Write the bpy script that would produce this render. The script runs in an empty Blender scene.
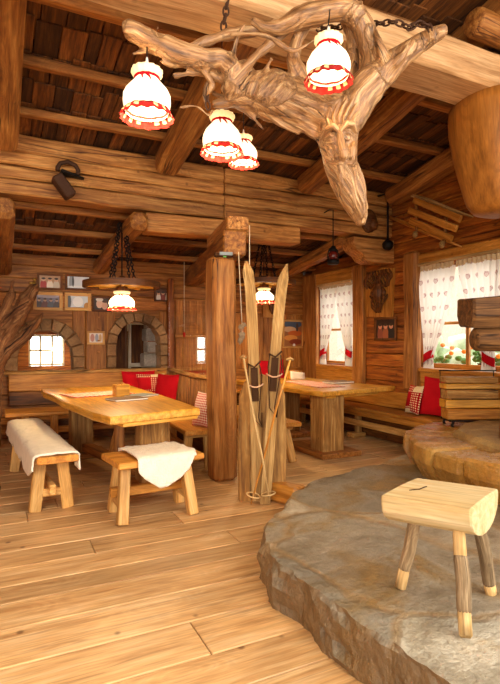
import bpy, bmesh, math, random
import numpy as np
from mathutils import Vector, Matrix, noise

# ------------------------------------------------------------------ camera, world, light, exposure
SC = bpy.context.scene
COL = SC.collection
YAW = math.atan(512.0 / 1050.0)
cam = bpy.data.cameras.new('camera')
cam.sensor_fit = 'HORIZONTAL'; cam.sensor_width = 36.0; cam.lens = 36.0 * 512 / 500
cam.clip_start = 0.05; cam.clip_end = 200
camo = bpy.data.objects.new('camera', cam); COL.objects.link(camo)
camo.location = (0, 0, 1.32); camo.rotation_euler = (math.pi / 2, 0, -YAW)
SC.camera = camo

SC.view_settings.view_transform = 'Standard'
SC.view_settings.look = 'None'
SC.view_settings.gamma = 1.0
SC.view_settings.use_curve_mapping = False
SC.view_settings.exposure = 0.0

W = bpy.data.worlds.new('daylight'); SC.world = W
W.use_nodes = True
wn, wl = W.node_tree.nodes, W.node_tree.links
bg = wn['Background']
tc = wn.new('ShaderNodeTexCoord'); sp = wn.new('ShaderNodeSeparateXYZ')
wl.new(tc.outputs['Generated'], sp.inputs[0])
# the open sky lies beyond the window wall (+x) and behind the far wall (+y)
mx = wn.new('ShaderNodeMath'); mx.operation = 'MAXIMUM'
wl.new(sp.outputs['X'], mx.inputs[0]); wl.new(sp.outputs['Y'], mx.inputs[1])
mr = wn.new('ShaderNodeMapRange'); mr.inputs[1].default_value = -0.15; mr.inputs[2].default_value = 0.45
wl.new(mx.outputs[0], mr.inputs[0])
mc = wn.new('ShaderNodeMix'); mc.data_type = 'RGBA'
mc.inputs[6].default_value = (1.0, 0.86, 0.70, 1); mc.inputs[7].default_value = (1.0, 0.97, 0.91, 1)
wl.new(mr.outputs[0], mc.inputs[0]); wl.new(mc.outputs[2], bg.inputs[0])
ms = wn.new('ShaderNodeMapRange'); ms.inputs[3].default_value = 0.34; ms.inputs[4].default_value = 6.0
wl.new(mr.outputs[0], ms.inputs[0]); wl.new(ms.outputs[0], bg.inputs[1])

def area_light(name, loc, target, size, sizey, power, col):
    l = bpy.data.lights.new(name, 'AREA'); l.shape = 'RECTANGLE'; l.size = size; l.size_y = sizey
    l.energy = power; l.color = col
    o = bpy.data.objects.new(name, l); COL.objects.link(o); o.location = loc
    o.rotation_euler = (Vector(target) - Vector(loc)).to_track_quat('-Z', 'Y').to_euler()
    return o
# two unseen area fills, added behind the camera to brighten the room
area_light('rear_left_fill', (-2.2, -1.6, 2.0), (1.8, 4.2, 0.7), 2.6, 1.6, 240, (1.0, 0.93, 0.83))
area_light('rear_top_fill', (1.6, -1.4, 2.9), (1.9, 4.5, 1.8), 2.4, 1.0, 80, (1.0, 0.86, 0.68))

# ------------------------------------------------------------------ helpers
RN = random.Random(11)
ORG = {}
V3 = Vector

def rvec(): return V3((RN.uniform(0, 60), RN.uniform(0, 60), RN.uniform(0, 60)))

def frame_of(d, up=None):
    d = V3(d).normalized()
    if up is None: up = V3((0, 0, 1)) if abs(d.z) < 0.9 else V3((0, 1, 0))
    s = V3(up).cross(d)
    if s.length < 1e-5: s = V3((1, 0, 0)).cross(d)
    s.normalize(); u = d.cross(s).normalized()
    return d, s, u

class MB:
    """collects shapes; each vertex keeps a grain coordinate (gc) and a tone value (rn)"""
    def __init__(self):
        self.v = []; self.f = []; self.g = []; self.r = []; self.m = []; self.s = []
    def add(self, vs, fs, gs=None, rn=None, mi=0, smooth=False):
        b = len(self.v); rn = RN.random() if rn is None else rn
        self.v += [tuple(p) for p in vs]
        self.g += [tuple(p) for p in (gs if gs is not None else vs)]
        self.r += [rn] * len(vs)
        for f in fs:
            self.f.append(tuple(b + i for i in f)); self.m.append(mi); self.s.append(smooth)
        return self
    def beam(self, a, b, w, h, up=None, bev=None, n=None, jit=0.0, tap=1.0, mi=0, rn=None, roll=0.0):
        a, b = V3(a), V3(b); L = (b - a).length
        d, s, u = frame_of(b - a, up)
        if roll:
            R = Matrix.Rotation(roll, 3, d); s = R @ s; u = R @ u
        bev = min(0.18 * min(w, h), 0.012) if bev is None else bev
        n = n or (max(1, int(L / 0.3)) if jit else 1)
        off = rvec(); vs = []; gs = []
        ts = [0.0] + [i / n for i in range(n + 1)] + [1.0]
        for k, t in enumerate(ts):
            end = k == 0 or k == len(ts) - 1
            tt = t
            if k == 1: tt = min(bev / L, 0.3)
            if k == len(ts) - 2: tt = 1 - min(bev / L, 0.3)
            f = 1 + (tap - 1) * t
            hw, hh = w / 2 * f, h / 2 * f
            if end: hw -= bev * .7; hh -= bev * .7
            j = [0.0] * 4 if not jit else [RN.uniform(-jit, jit) for _ in range(4)]
            c = bev
            ring = [(-hw, -hh + c), (-hw + c, -hh), (hw - c, -hh), (hw, -hh + c),
                    (hw, hh - c), (hw - c, hh), (-hw + c, hh), (-hw, hh - c)]
            o = a + (b - a) * tt
            for (x, y) in ring:
                x2 = x + (j[0] if x > 0 else j[1]); y2 = y + (j[2] if y > 0 else j[3])
                vs.append(o + s * x2 + u * y2); gs.append(off + V3((tt * L, x, y)))
        fs = []
        for k in range(len(ts) - 1):
            for i in range(8):
                i2 = (i + 1) % 8
                fs.append((k * 8 + i, k * 8 + i2, (k + 1) * 8 + i2, (k + 1) * 8 + i))
        fs.append(tuple(range(7, -1, -1))); e = (len(ts) - 1) * 8
        fs.append(tuple(range(e, e + 8)))
        return self.add(vs, fs, gs, rn, mi)
    def box(self, c, sx, sy, sz, rz=0.0, bev=None, mi=0, rn=None, along='x', jit=0.0):
        c = V3(c); R = Matrix.Rotation(rz, 3, 'Z')
        if along == 'x':
            h = R @ V3((sx / 2, 0, 0)); return self.beam(c - h, c + h, sy, sz, bev=bev, mi=mi, rn=rn, jit=jit)
        if along == 'y':
            h = R @ V3((0, sy / 2, 0)); return self.beam(c - h, c + h, sx, sz, bev=bev, mi=mi, rn=rn, jit=jit)
        h = V3((0, 0, sz / 2)); return self.beam(c - h, c + h, sx, sy, up=R @ V3((0, 1, 0)), bev=bev, mi=mi, rn=rn, jit=jit)
    def tube(self, pts, rad, n=8, mi=0, rn=None, smooth=True, closed=False, flat=1.0):
        pts = [V3(p) for p in pts]; N = len(pts)
        rad = [rad] * N if not hasattr(rad, '__len__') else rad
        off = rvec(); vs = []; gs = []; dist = 0.0; ps = None
        for i, p in enumerate(pts):
            if closed: d = pts[(i + 1) % N] - pts[i - 1]
            else: d = pts[min(i + 1, N - 1)] - pts[max(i - 1, 0)]
            d = d.normalized() if d.length > 1e-7 else V3((0, 0, 1))
            if ps is None: _, s, u = frame_of(d)
            else:
                s = ps - d * ps.dot(d)
                s = s.normalized() if s.length > 1e-6 else frame_of(d)[1]
                u = d.cross(s)
            ps = s
            if i: dist += (p - pts[i - 1]).length
            for k in range(n):
                a = 2 * math.pi * k / n; x = math.cos(a) * rad[i]; y = math.sin(a) * rad[i] * flat
                vs.append(p + s * x + u * y); gs.append(off + V3((dist, x, y)))
        fs = []
        M = N if closed else N - 1
        for i in range(M):
            for k in range(n):
                k2 = (k + 1) % n; j = (i + 1) % N
                fs.append((i * n + k, i * n + k2, j * n + k2, j * n + k))
        if not closed:
            fs.append(tuple(range(n - 1, -1, -1))); fs.append(tuple(range((N - 1) * n, N * n)))
        return self.add(vs, fs, gs, rn, mi, smooth)
    def lathe(self, c, prof, n=24, mi=0, rn=None, smooth=True, wob=None, caps=True):
        c = V3(c); off = rvec(); vs = []; gs = []
        for j, (r, z) in enumerate(prof):
            for k in range(n):
                a = 2 * math.pi * k / n
                rr = r if wob is None else wob(r, z, a, j)
                vs.append(c + V3((rr * math.cos(a), rr * math.sin(a), z)))
                gs.append(off + V3((z, rr * math.cos(a), rr * math.sin(a))))
        fs = []
        for j in range(len(prof) - 1):
            for k in range(n):
                k2 = (k + 1) % n
                fs.append((j * n + k, j * n + k2, (j + 1) * n + k2, (j + 1) * n + k))
        if caps:
            fs.append(tuple(range(n - 1, -1, -1))); e = (len(prof) - 1) * n
            fs.append(tuple(range(e, e + n)))
        return self.add(vs, fs, gs, rn, mi, smooth)
    def blob(self, c, rx, ry, rz, n=12, mi=0, rn=None, ax=None):
        c = V3(c); vs = []; m = n // 2
        ax = ax or (V3((1, 0, 0)), V3((0, 1, 0)), V3((0, 0, 1)))
        for j in range(1, m):
            ph = math.pi * j / m
            for k in range(n):
                a = 2 * math.pi * k / n
                vs.append(c + ax[0] * (rx * math.sin(ph) * math.cos(a)) + ax[1] * (ry * math.sin(ph) * math.sin(a)) + ax[2] * (rz * math.cos(ph)))
        t = len(vs); vs += [c + ax[2] * rz, c - ax[2] * rz]; fs = []
        for j in range(m - 2):
            for k in range(n):
                k2 = (k + 1) % n
                fs.append((j * n + k, (j + 1) * n + k, (j + 1) * n + k2, j * n + k2))
        for k in range(n):
            k2 = (k + 1) % n
            fs.append((t, k, k2)); fs.append((t + 1, (m - 2) * n + k2, (m - 2) * n + k))
        return self.add(vs, fs, None, rn, mi, True)
    def prism(self, poly, z0, z1, bev=0.0, mi=0, rn=None, rot=0.0):
        """upright prism over a plan polygon, grain along local x turned by rot"""
        off = rvec(); R = Matrix.Rotation(-rot, 3, 'Z'); n = len(poly)
        cx = sum(p[0] for p in poly) / n; cy = sum(p[1] for p in poly) / n
        rings = [(z0, bev), (z0 + bev, 0), (z1 - bev, 0), (z1, bev)] if bev else [(z0, 0), (z1, 0)]
        vs = []; gs = []
        for z, ins in rings:
            for x, y in poly:
                dx, dy = x - cx, y - cy; l = math.hypot(dx, dy) or 1
                f = 1 - ins / l
                p = V3((cx + dx * f, cy + dy * f, z)); vs.append(p); gs.append(off + R @ p)
        fs = []
        for j in range(len(rings) - 1):
            for k in range(n):
                k2 = (k + 1) % n
                fs.append((j * n + k, j * n + k2, (j + 1) * n + k2, (j + 1) * n + k))
        fs.append(tuple(range(n - 1, -1, -1))); e = (len(rings) - 1) * n
        fs.append(tuple(range(e, e + n)))
        return self.add(vs, fs, gs, rn, mi)
    def grid(self, fn, nu, nv, mi=0, rn=None, gfn=None, smooth=True, thick=0.0):
        vs = []; gs = []
        for j in range(nv + 1):
            for i in range(nu + 1):
                u, v = i / nu, j / nv
                p = V3(fn(u, v)); vs.append(p); gs.append(gfn(u, v) if gfn else p)
        fs = [(j * (nu + 1) + i, j * (nu + 1) + i + 1, (j + 1) * (nu + 1) + i + 1, (j + 1) * (nu + 1) + i)
              for j in range(nv) for i in range(nu)]
        return self.add(vs, fs, gs, rn, mi, smooth)
    def pillow(self, c, ex, ey, w, h, t, mi=0, n=14):
        """cushion: ex, ey unit vectors along width and height, t full thickness"""
        c, ex, ey = V3(c), V3(ex).normalized(), V3(ey).normalized(); ez = ex.cross(ey).normalized()
        for sgn in (1, -1):
            def fn(u, v, sgn=sgn):
                x, y = 2 * u - 1, 2 * v - 1
                th = t / 2 * (max(0, 1 - abs(x) ** 2.6) ** .55) * (max(0, 1 - abs(y) ** 2.6) ** .55)
                pin = 1 - 0.07 * (1 - abs(x) ** 2) * 1.0
                pin2 = 1 - 0.07 * (1 - abs(y) ** 2) * 1.0
                wr = 1 + .06 * noise.noise(V3((x * 2, y * 2, c.x * 9 + sgn)))
                return c + ex * (x * w / 2 * pin2) + ey * (y * h / 2 * pin) + ez * (sgn * th * wr)
            def gf(u, v, sgn=sgn): return V3(((u - .5) * w * sgn, (v - .5) * h, sgn * .1))
            self.grid((lambda u, v: fn(1 - u, v)) if sgn < 0 else fn, n, n, mi, .5,
                      (lambda u, v: gf(1 - u, v)) if sgn < 0 else gf)
        return self
    def link(self, c, d, side, L, wd, r, mi=0):
        """one oval chain link"""
        c, d, side = V3(c), V3(d).normalized(), V3(side).normalized(); pts = []
        for k in range(12):
            a = 2 * math.pi * k / 12
            pts.append(c + d * (math.cos(a) * L / 2) + side * (math.sin(a) * wd / 2))
        return self.tube(pts, r, n=5, closed=True, mi=mi)
    def chain(self, a, b, L=0.05, wd=0.026, r=0.0045, sag=0.0, mi=0):
        a, b = V3(a), V3(b); n = max(2, int((b - a).length / (L * .74)))
        prev = None
        for i in range(n):
            t = (i + .5) / n
            p = a.lerp(b, t) - V3((0, 0, sag * 4 * t * (1 - t)))
            d = (b - a).normalized(); _, s, u = frame_of(d)
            self.link(p, d, s if i % 2 else u, L, wd, r, mi)
        return self
    def build(self, name, mats, parent=None, org=None):
        me = bpy.data.meshes.new(name)
        o = bpy.data.objects.new(name, me); COL.objects.link(o)
        if parent is not None:
            og = ORG[parent]; ORG[o] = og; o.parent = parent
        else:
            og = V3(org) if org is not None else V3((0, 0, 0))
            o.location = og; ORG[o] = og
        me.from_pydata([(p[0] - og.x, p[1] - og.y, p[2] - og.z) for p in self.v], [], self.f)
        ga = me.attributes.new('gc', 'FLOAT_VECTOR', 'POINT')
        ga.data.foreach_set('vector', [c for p in self.g for c in p])
        ra = me.attributes.new('rn', 'FLOAT', 'POINT'); ra.data.foreach_set('value', self.r)
        for m in (mats if isinstance(mats, (list, tuple)) else [mats]): me.materials.append(m)
        me.polygons.foreach_set('material_index', self.m)
        me.polygons.foreach_set('use_smooth', self.s)
        me.update()
        return o

def tag(o, label, cat, group=None):
    o['label'] = label; o['category'] = cat
    if group: o['group'] = group
    return o
def thing(name, loc, label, cat, group=None):
    o = bpy.data.objects.new(name, None); COL.objects.link(o); o.location = loc; ORG[o] = V3(loc)
    o.empty_display_size = .1
    return tag(o, label, cat, group)
def struct(o, label=None):
    o['kind'] = 'structure'
    if label: o['label'] = label
    return o
def copy_tree(o, parent=None):
    c = o.copy(); COL.objects.link(c)
    if parent is not None: c.parent = parent
    for ch in [x for x in COL.objects if x.parent == o]: copy_tree(ch, c)
    return c
def lerp(a, b, t): return a + (b - a) * t

# ------------------------------------------------------------------ materials
def srgb(h):
    h = h.lstrip('#'); c = [int(h[i:i + 2], 16) / 255 for i in (0, 2, 4)]
    return tuple(x / 12.92 if x <= .04045 else ((x + .055) / 1.055) ** 2.4 for x in c) + (1,)

def nodes_of(name):
    m = bpy.data.materials.new(name); m.use_nodes = True
    nt = m.node_tree; return m, nt.nodes, nt.links, nt.nodes['Principled BSDF']

def mk(N, L, t, ins=None, **kw):
    n = N.new(t)
    for k, v in kw.items(): setattr(n, k, v)
    for k, v in (ins or {}).items():
        if hasattr(v, 'is_output') or isinstance(v, bpy.types.NodeSocket): L.new(v, n.inputs[k])
        else: n.inputs[k].default_value = v
    return n
def math_(N, L, op, a, b=0.0, c=None):
    ins = {0: a, 1: b}
    if c is not None: ins[2] = c
    return mk(N, L, 'ShaderNodeMath', ins, operation=op).outputs[0]
def ramp(N, L, fac, stops):
    r = mk(N, L, 'ShaderNodeValToRGB', {0: fac}); e = r.color_ramp.elements
    while len(e) < len(stops): e.new(.5)
    for el, (p, c) in zip(e, stops): el.position = p; el.color = c
    return r.outputs[0]
def mixc(N, L, fac, a, b, mode='MIX'):
    n = mk(N, L, 'ShaderNodeMix', {0: fac, 6: a, 7: b}, data_type='RGBA', blend_type=mode); return n.outputs[2]
def mul_tone(N, L, col, fac_socket, lo, hi):
    """multiply a colour by a grey factor mapped to lo..hi"""
    mr_ = mk(N, L, 'ShaderNodeMapRange', {0: fac_socket, 3: lo, 4: hi})
    return mk(N, L, 'ShaderNodeVectorMath', {0: col, 1: mr_.outputs[0]}, operation='MULTIPLY').outputs[0]

def wood(name, dark, mid, light, rough=.6, bump=.35, knots=.6, cracks=.5, tone=(.75, 1.2), scale=1.0, spec=.35, rings=120.0, ringw=.03, lines=.28):
    m, N, L, P = nodes_of(name)
    at = mk(N, L, 'ShaderNodeAttribute', attribute_name='gc').outputs['Vector']
    rn = mk(N, L, 'ShaderNodeAttribute', attribute_name='rn').outputs['Fac']
    warp = mk(N, L, 'ShaderNodeTexNoise', {'Vector': at, 'Scale': 2.2 * scale, 'Detail': 2.0})
    wv = mk(N, L, 'ShaderNodeVectorMath', {0: warp.outputs['Color'], 1: (.06, .02, .02)}, operation='MULTIPLY').outputs[0]
    gv = mk(N, L, 'ShaderNodeVectorMath', {0: at, 1: wv}, operation='ADD').outputs[0]
    def sc(v): return mk(N, L, 'ShaderNodeVectorMath', {0: gv, 1: v}, operation='MULTIPLY').outputs[0]
    n0 = mk(N, L, 'ShaderNodeTexNoise', {'Vector': sc((.45 * scale, 3.2 * scale, 3.2 * scale)), 'Scale': 1.0, 'Detail': 1.5, 'Roughness': .45}).outputs[0]
    vk = mk(N, L, 'ShaderNodeTexVoronoi', {'Vector': sc((1.5 * scale, 5.0 * scale, 5.0 * scale)), 'Scale': 1.0, 'Randomness': 1.0}).outputs['Distance']
    kb = mk(N, L, 'ShaderNodeMapRange', {0: vk, 1: 0.0, 2: .45, 3: .16, 4: 0.0}, interpolation_type='SMOOTHSTEP').outputs[0]
    fld = math_(N, L, 'ADD', n0, kb)
    ring = math_(N, L, 'SINE', math_(N, L, 'MULTIPLY', fld, rings))
    ns = mk(N, L, 'ShaderNodeTexNoise', {'Vector': sc((2.0 * scale, 26 * scale, 26 * scale)), 'Scale': 1.0, 'Detail': 5.0, 'Roughness': .65}).outputs[0]
    n1 = math_(N, L, 'ADD', math_(N, L, 'MULTIPLY', ring, ringw), ns)
    n2 = mk(N, L, 'ShaderNodeTexNoise', {'Vector': sc((5, 95 * scale, 95 * scale)), 'Scale': 1.0, 'Detail': 2.0}).outputs[0]
    n3 = mk(N, L, 'ShaderNodeTexNoise', {'Vector': at, 'Scale': 1.7, 'Detail': 3.0}).outputs[0]
    col = ramp(N, L, n1, [(.30, dark), (.50, mid), (.70, light)])
    col = mul_tone(N, L, col, n2, .62, 1.38)
    col = mul_tone(N, L, col, n3, .6, 1.4)
    col = mul_tone(N, L, col, rn, tone[0], tone[1])
    hgt = math_(N, L, 'ADD', math_(N, L, 'MULTIPLY', n1, .6), math_(N, L, 'MULTIPLY', n2, .5))
    ln = mk(N, L, 'ShaderNodeMapRange', {0: ring, 1: .55, 2: 1.0, 3: 0.0, 4: lines}, interpolation_type='SMOOTHSTEP').outputs[0]
    col = mixc(N, L, ln, col, dark)
    dk = (dark[0] * .35, dark[1] * .3, dark[2] * .3, 1)
    if knots:
        vr_ = mk(N, L, 'ShaderNodeTexVoronoi', {'Vector': at, 'Scale': 4.2 * scale, 'Randomness': 1.0}).outputs['Distance']
        kf = mk(N, L, 'ShaderNodeMapRange', {0: vr_, 1: .03, 2: .10, 3: knots, 4: 0.0}, interpolation_type='SMOOTHSTEP').outputs[0]
        col = mixc(N, L, kf, col, dk)
    if cracks:
        cn = mk(N, L, 'ShaderNodeTexNoise', {'Vector': sc((.55, 13, 13)), 'Scale': 1.0, 'Detail': 2.0, 'Roughness': .4}).outputs[0]
        cd = math_(N, L, 'ABSOLUTE', math_(N, L, 'SUBTRACT', cn, .5))
        cf = mk(N, L, 'ShaderNodeMapRange', {0: cd, 1: .004, 2: .018, 3: 1.0, 4: 0.0}).outputs[0]
        cm = mk(N, L, 'ShaderNodeTexNoise', {'Vector': sc((.9, 3, 3)), 'Scale': 1.0, 'Detail': 1.0}).outputs[0]
        cf = math_(N, L, 'MULTIPLY', cf, mk(N, L, 'ShaderNodeMapRange', {0: cm, 1: .5, 2: .6, 3: 0.0, 4: cracks}).outputs[0])
        col = mixc(N, L, cf, col, dk)
        hgt = math_(N, L, 'SUBTRACT', hgt, math_(N, L, 'MULTIPLY', cf, .9))
    L.new(col, P.inputs['Base Color'])
    rr = mk(N, L, 'ShaderNodeMapRange', {0: n1, 3: rough - .1, 4: rough + .12}).outputs[0]
    L.new(rr, P.inputs['Roughness'])
    P.inputs['Specular IOR Level'].default_value = spec
    if bump:
        b = mk(N, L, 'ShaderNodeBump', {'Strength': bump, 'Distance': .012, 'Height': hgt})
        L.new(b.outputs[0], P.inputs['Normal'])
    return m

def plain(name, col, rough=.6, metal=0.0, bump=0.0, bscale=60, spec=.4, var=.25, vscale=8):
    m, N, L, P = nodes_of(name)
    P.inputs['Roughness'].default_value = rough; P.inputs['Metallic'].default_value = metal
    P.inputs['Specular IOR Level'].default_value = spec
    oc = mk(N, L, 'ShaderNodeTexCoord').outputs['Object']
    nz = mk(N, L, 'ShaderNodeTexNoise', {'Vector': oc, 'Scale': vscale, 'Detail': 4.0}).outputs[0]
    rgb = mk(N, L, 'ShaderNodeRGB'); rgb.outputs[0].default_value = col
    c = mul_tone(N, L, rgb.outputs[0], nz, 1 - var, 1 + var)
    L.new(c, P.inputs['Base Color'])
    if bump:
        n2 = mk(N, L, 'ShaderNodeTexNoise', {'Vector': oc, 'Scale': bscale, 'Detail': 4.0}).outputs[0]
        b = mk(N, L, 'ShaderNodeBump', {'Strength': bump, 'Distance': .01, 'Height': n2})
        L.new(b.outputs[0], P.inputs['Normal'])
    return m

def emit(name, col, strength, col2=None):
    m = bpy.data.materials.new(name); m.use_nodes = True
    N, L = m.node_tree.nodes, m.node_tree.links
    N.remove(N['Principled BSDF'])
    e = mk(N, L, 'ShaderNodeEmission', {0: col, 1: strength})
    L.new(e.outputs[0], N['Material Output'].inputs[0]); return m

M = {}
M['log'] = wood('wall_log_wood', srgb('#582609'), srgb('#9c5318'), srgb('#c27c2e'), rough=.5, cracks=.7)
M['beam'] = wood('old_beam_wood', srgb('#74421a'), srgb('#b07538'), srgb('#d09a56'), rough=.62, cracks=.9, knots=.55)
M['rafter'] = wood('rafter_wood', srgb('#5a3010'), srgb('#8e5824'), srgb('#b47f3e'), rough=.6, cracks=.8)
M['batten'] = wood('batten_wood', srgb('#6d3d16'), srgb('#a2662c'), srgb('#c08745'), rough=.6)
M['shingle'] = wood('roof_shingle_wood', srgb('#2e170a'), srgb('#603611'), srgb('#8c5624'), rough=.75, tone=(.3, 1.5), knots=.2, cracks=.4)
M['floor'] = wood('floor_board_wood', srgb('#a6794a'), srgb('#c69c67'), srgb('#d6b486'), rough=.42, bump=.12, knots=.85, cracks=.35, tone=(.88, 1.12), spec=.4, ringw=.04, lines=.2)
M['table'] = wood('golden_table_wood', srgb('#a86c1c'), srgb('#d49834'), srgb('#e6b456'), rough=.33, bump=.12, knots=.6, cracks=.3, tone=(.9, 1.1), spec=.5)
M['pine'] = wood('pine_wood', srgb('#a97335'), srgb('#cf9c55'), srgb('#e2ba78'), rough=.5, bump=.15, knots=.7, cracks=.2, tone=(.85, 1.1))
M['bench'] = wood('honey_bench_wood', srgb('#93571a'), srgb('#c07f30'), srgb('#d69b4a'), rough=.42, bump=.15, knots=.6, cracks=.3, tone=(.85, 1.1))
M['post'] = wood('post_wood', srgb('#6c3c12'), srgb('#a0652a'), srgb('#c08848'), rough=.6, cracks=1.0, knots=.5)
M['weathered'] = wood('weathered_wood', srgb('#6e4820'), srgb('#a2743a'), srgb('#c29a5c'), rough=.75, cracks=.9, knots=.5)
M['skiwood'] = wood('ski_wood', srgb('#6c4c26'), srgb('#a27c46'), srgb('#c4a069'), rough=.75, knots=.35, cracks=.6)
M['ash'] = wood('grey_brown_wood', srgb('#5a3d22'), srgb('#86613a'), srgb('#a98358'), rough=.75, cracks=.8)
M['pale'] = wood('fresh_pine_wood', srgb('#bd9a62'), srgb('#d3bb8a'), srgb('#dfcba2'), rough=.55, bump=.1, knots=.15, cracks=.12, tone=(.95, 1.05), scale=.7)
M['bark'] = wood('bark_wood', srgb('#5c4830'), srgb('#8d7454'), srgb('#b49b78'), rough=.85, bump=.8, knots=.3, cracks=.5, scale=2)
M['peel'] = wood('peeled_branch_wood', srgb('#a9814a'), srgb('#d0aa70'), srgb('#e4c490'), rough=.7, bump=.3, knots=.4, scale=1.5)
M['carve'] = wood('dark_carved_wood', srgb('#3a1c08'), srgb('#683a12'), srgb('#925c28'), rough=.55, bump=.5)
M['root'] = wood('root_wood', srgb('#4a2e1a'), srgb('#9a6d42'), srgb('#cda775'), rough=.42, bump=.8, knots=.3, lines=.5, cracks=.9, tone=(.9, 1.1), scale=1.6, spec=.5)
M['drift'] = wood('gnarled_wood', srgb('#43230e'), srgb('#7a4c26'), srgb('#a4774a'), rough=.75, bump=1.0, knots=.4, cracks=1.0, scale=1.4)
M['hood'] = wood('hood_wood', srgb('#7a4a16'), srgb('#996022'), srgb('#a86e2c'), rough=.5, bump=.1, knots=0, cracks=.0, scale=.8, ringw=.0)
M['oldlog'] = wood('old_log_wood', srgb('#3f2610'), srgb('#6f4a26'), srgb('#94693c'), rough=.7, cracks=.8)
M['farlog'] = wood('far_wall_wood', srgb('#6a3a12'), srgb('#a6682a'), srgb('#c98d47'), rough=.55, cracks=.7)
M['ridge'] = wood('ridge_beam_wood', srgb('#94683c'), srgb('#bd9060'), srgb('#d2ab7c'), rough=.55, cracks=.4, knots=.3, lines=.12, tone=(.9, 1.1))
M['iron'] = plain('black_iron', srgb('#1d1815'), rough=.55, metal=.6, bump=.3, bscale=90)
M['rust'] = plain('rusty_iron', srgb('#4a2e1c'), rough=.7, metal=.4, bump=.4, bscale=70)
M['red'] = plain('red_cloth', srgb('#c01220'), rough=.9, bump=.4, bscale=240, spec=.1, var=.18)
M['white'] = plain('white_paper', srgb('#efe6d6'), rough=.7, var=.05)
M['leather'] = plain('dark_leather', srgb('#432a18'), rough=.85, spec=.15, bump=.3)
M['rope'] = plain('pink_cord', srgb('#c79a78'), rough=.8)
M['cord'] = plain('pale_cord', srgb('#d9c6a4'), rough=.8)
M['greyplastic'] = plain('grey_plastic', srgb('#7b8388'), rough=.4, var=.05)
M['fur'] = plain('sheepskin', srgb('#efe3cc'), rough=.95, bump=1.0, bscale=85, spec=.05, var=.14, vscale=14)
M['redglass'] = plain('red_glass', srgb('#5e1a12'), rough=.15, spec=.6)
M['greyfur'] = plain('grey_tuft', srgb('#8a7358'), rough=.95, bump=.9, bscale=60)
M['green'] = plain('leaf_green', srgb('#c2dab6'), rough=.7, bump=.6, bscale=30, var=.5, vscale=10)
M['darkgreen'] = plain('pot_plant_green', srgb('#4b7d2c'), rough=.7, bump=.6, bscale=40, var=.6, vscale=30)
M['orange'] = plain('orange_petal', srgb('#f08a1a'), rough=.7)
M['brass'] = plain('dull_brass', srgb('#b08a3c'), rough=.4, metal=.6)
M['greenspot'] = plain('green_plastic', srgb('#4f9a4a'), rough=.4)
M['terrace'] = plain('terrace_paving', srgb('#cfcabd'), rough=.9, bump=.2)
M['plaster'] = plain('pale_plaster', srgb('#cbc0ae'), rough=.9)
M['mortar'] = plain('dark_mortar', srgb('#4c3524'), rough=.9, bump=.6, bscale=25)
M['whitepaint'] = plain('white_painted_wood', srgb('#d9d2c4'), rough=.6)

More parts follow.
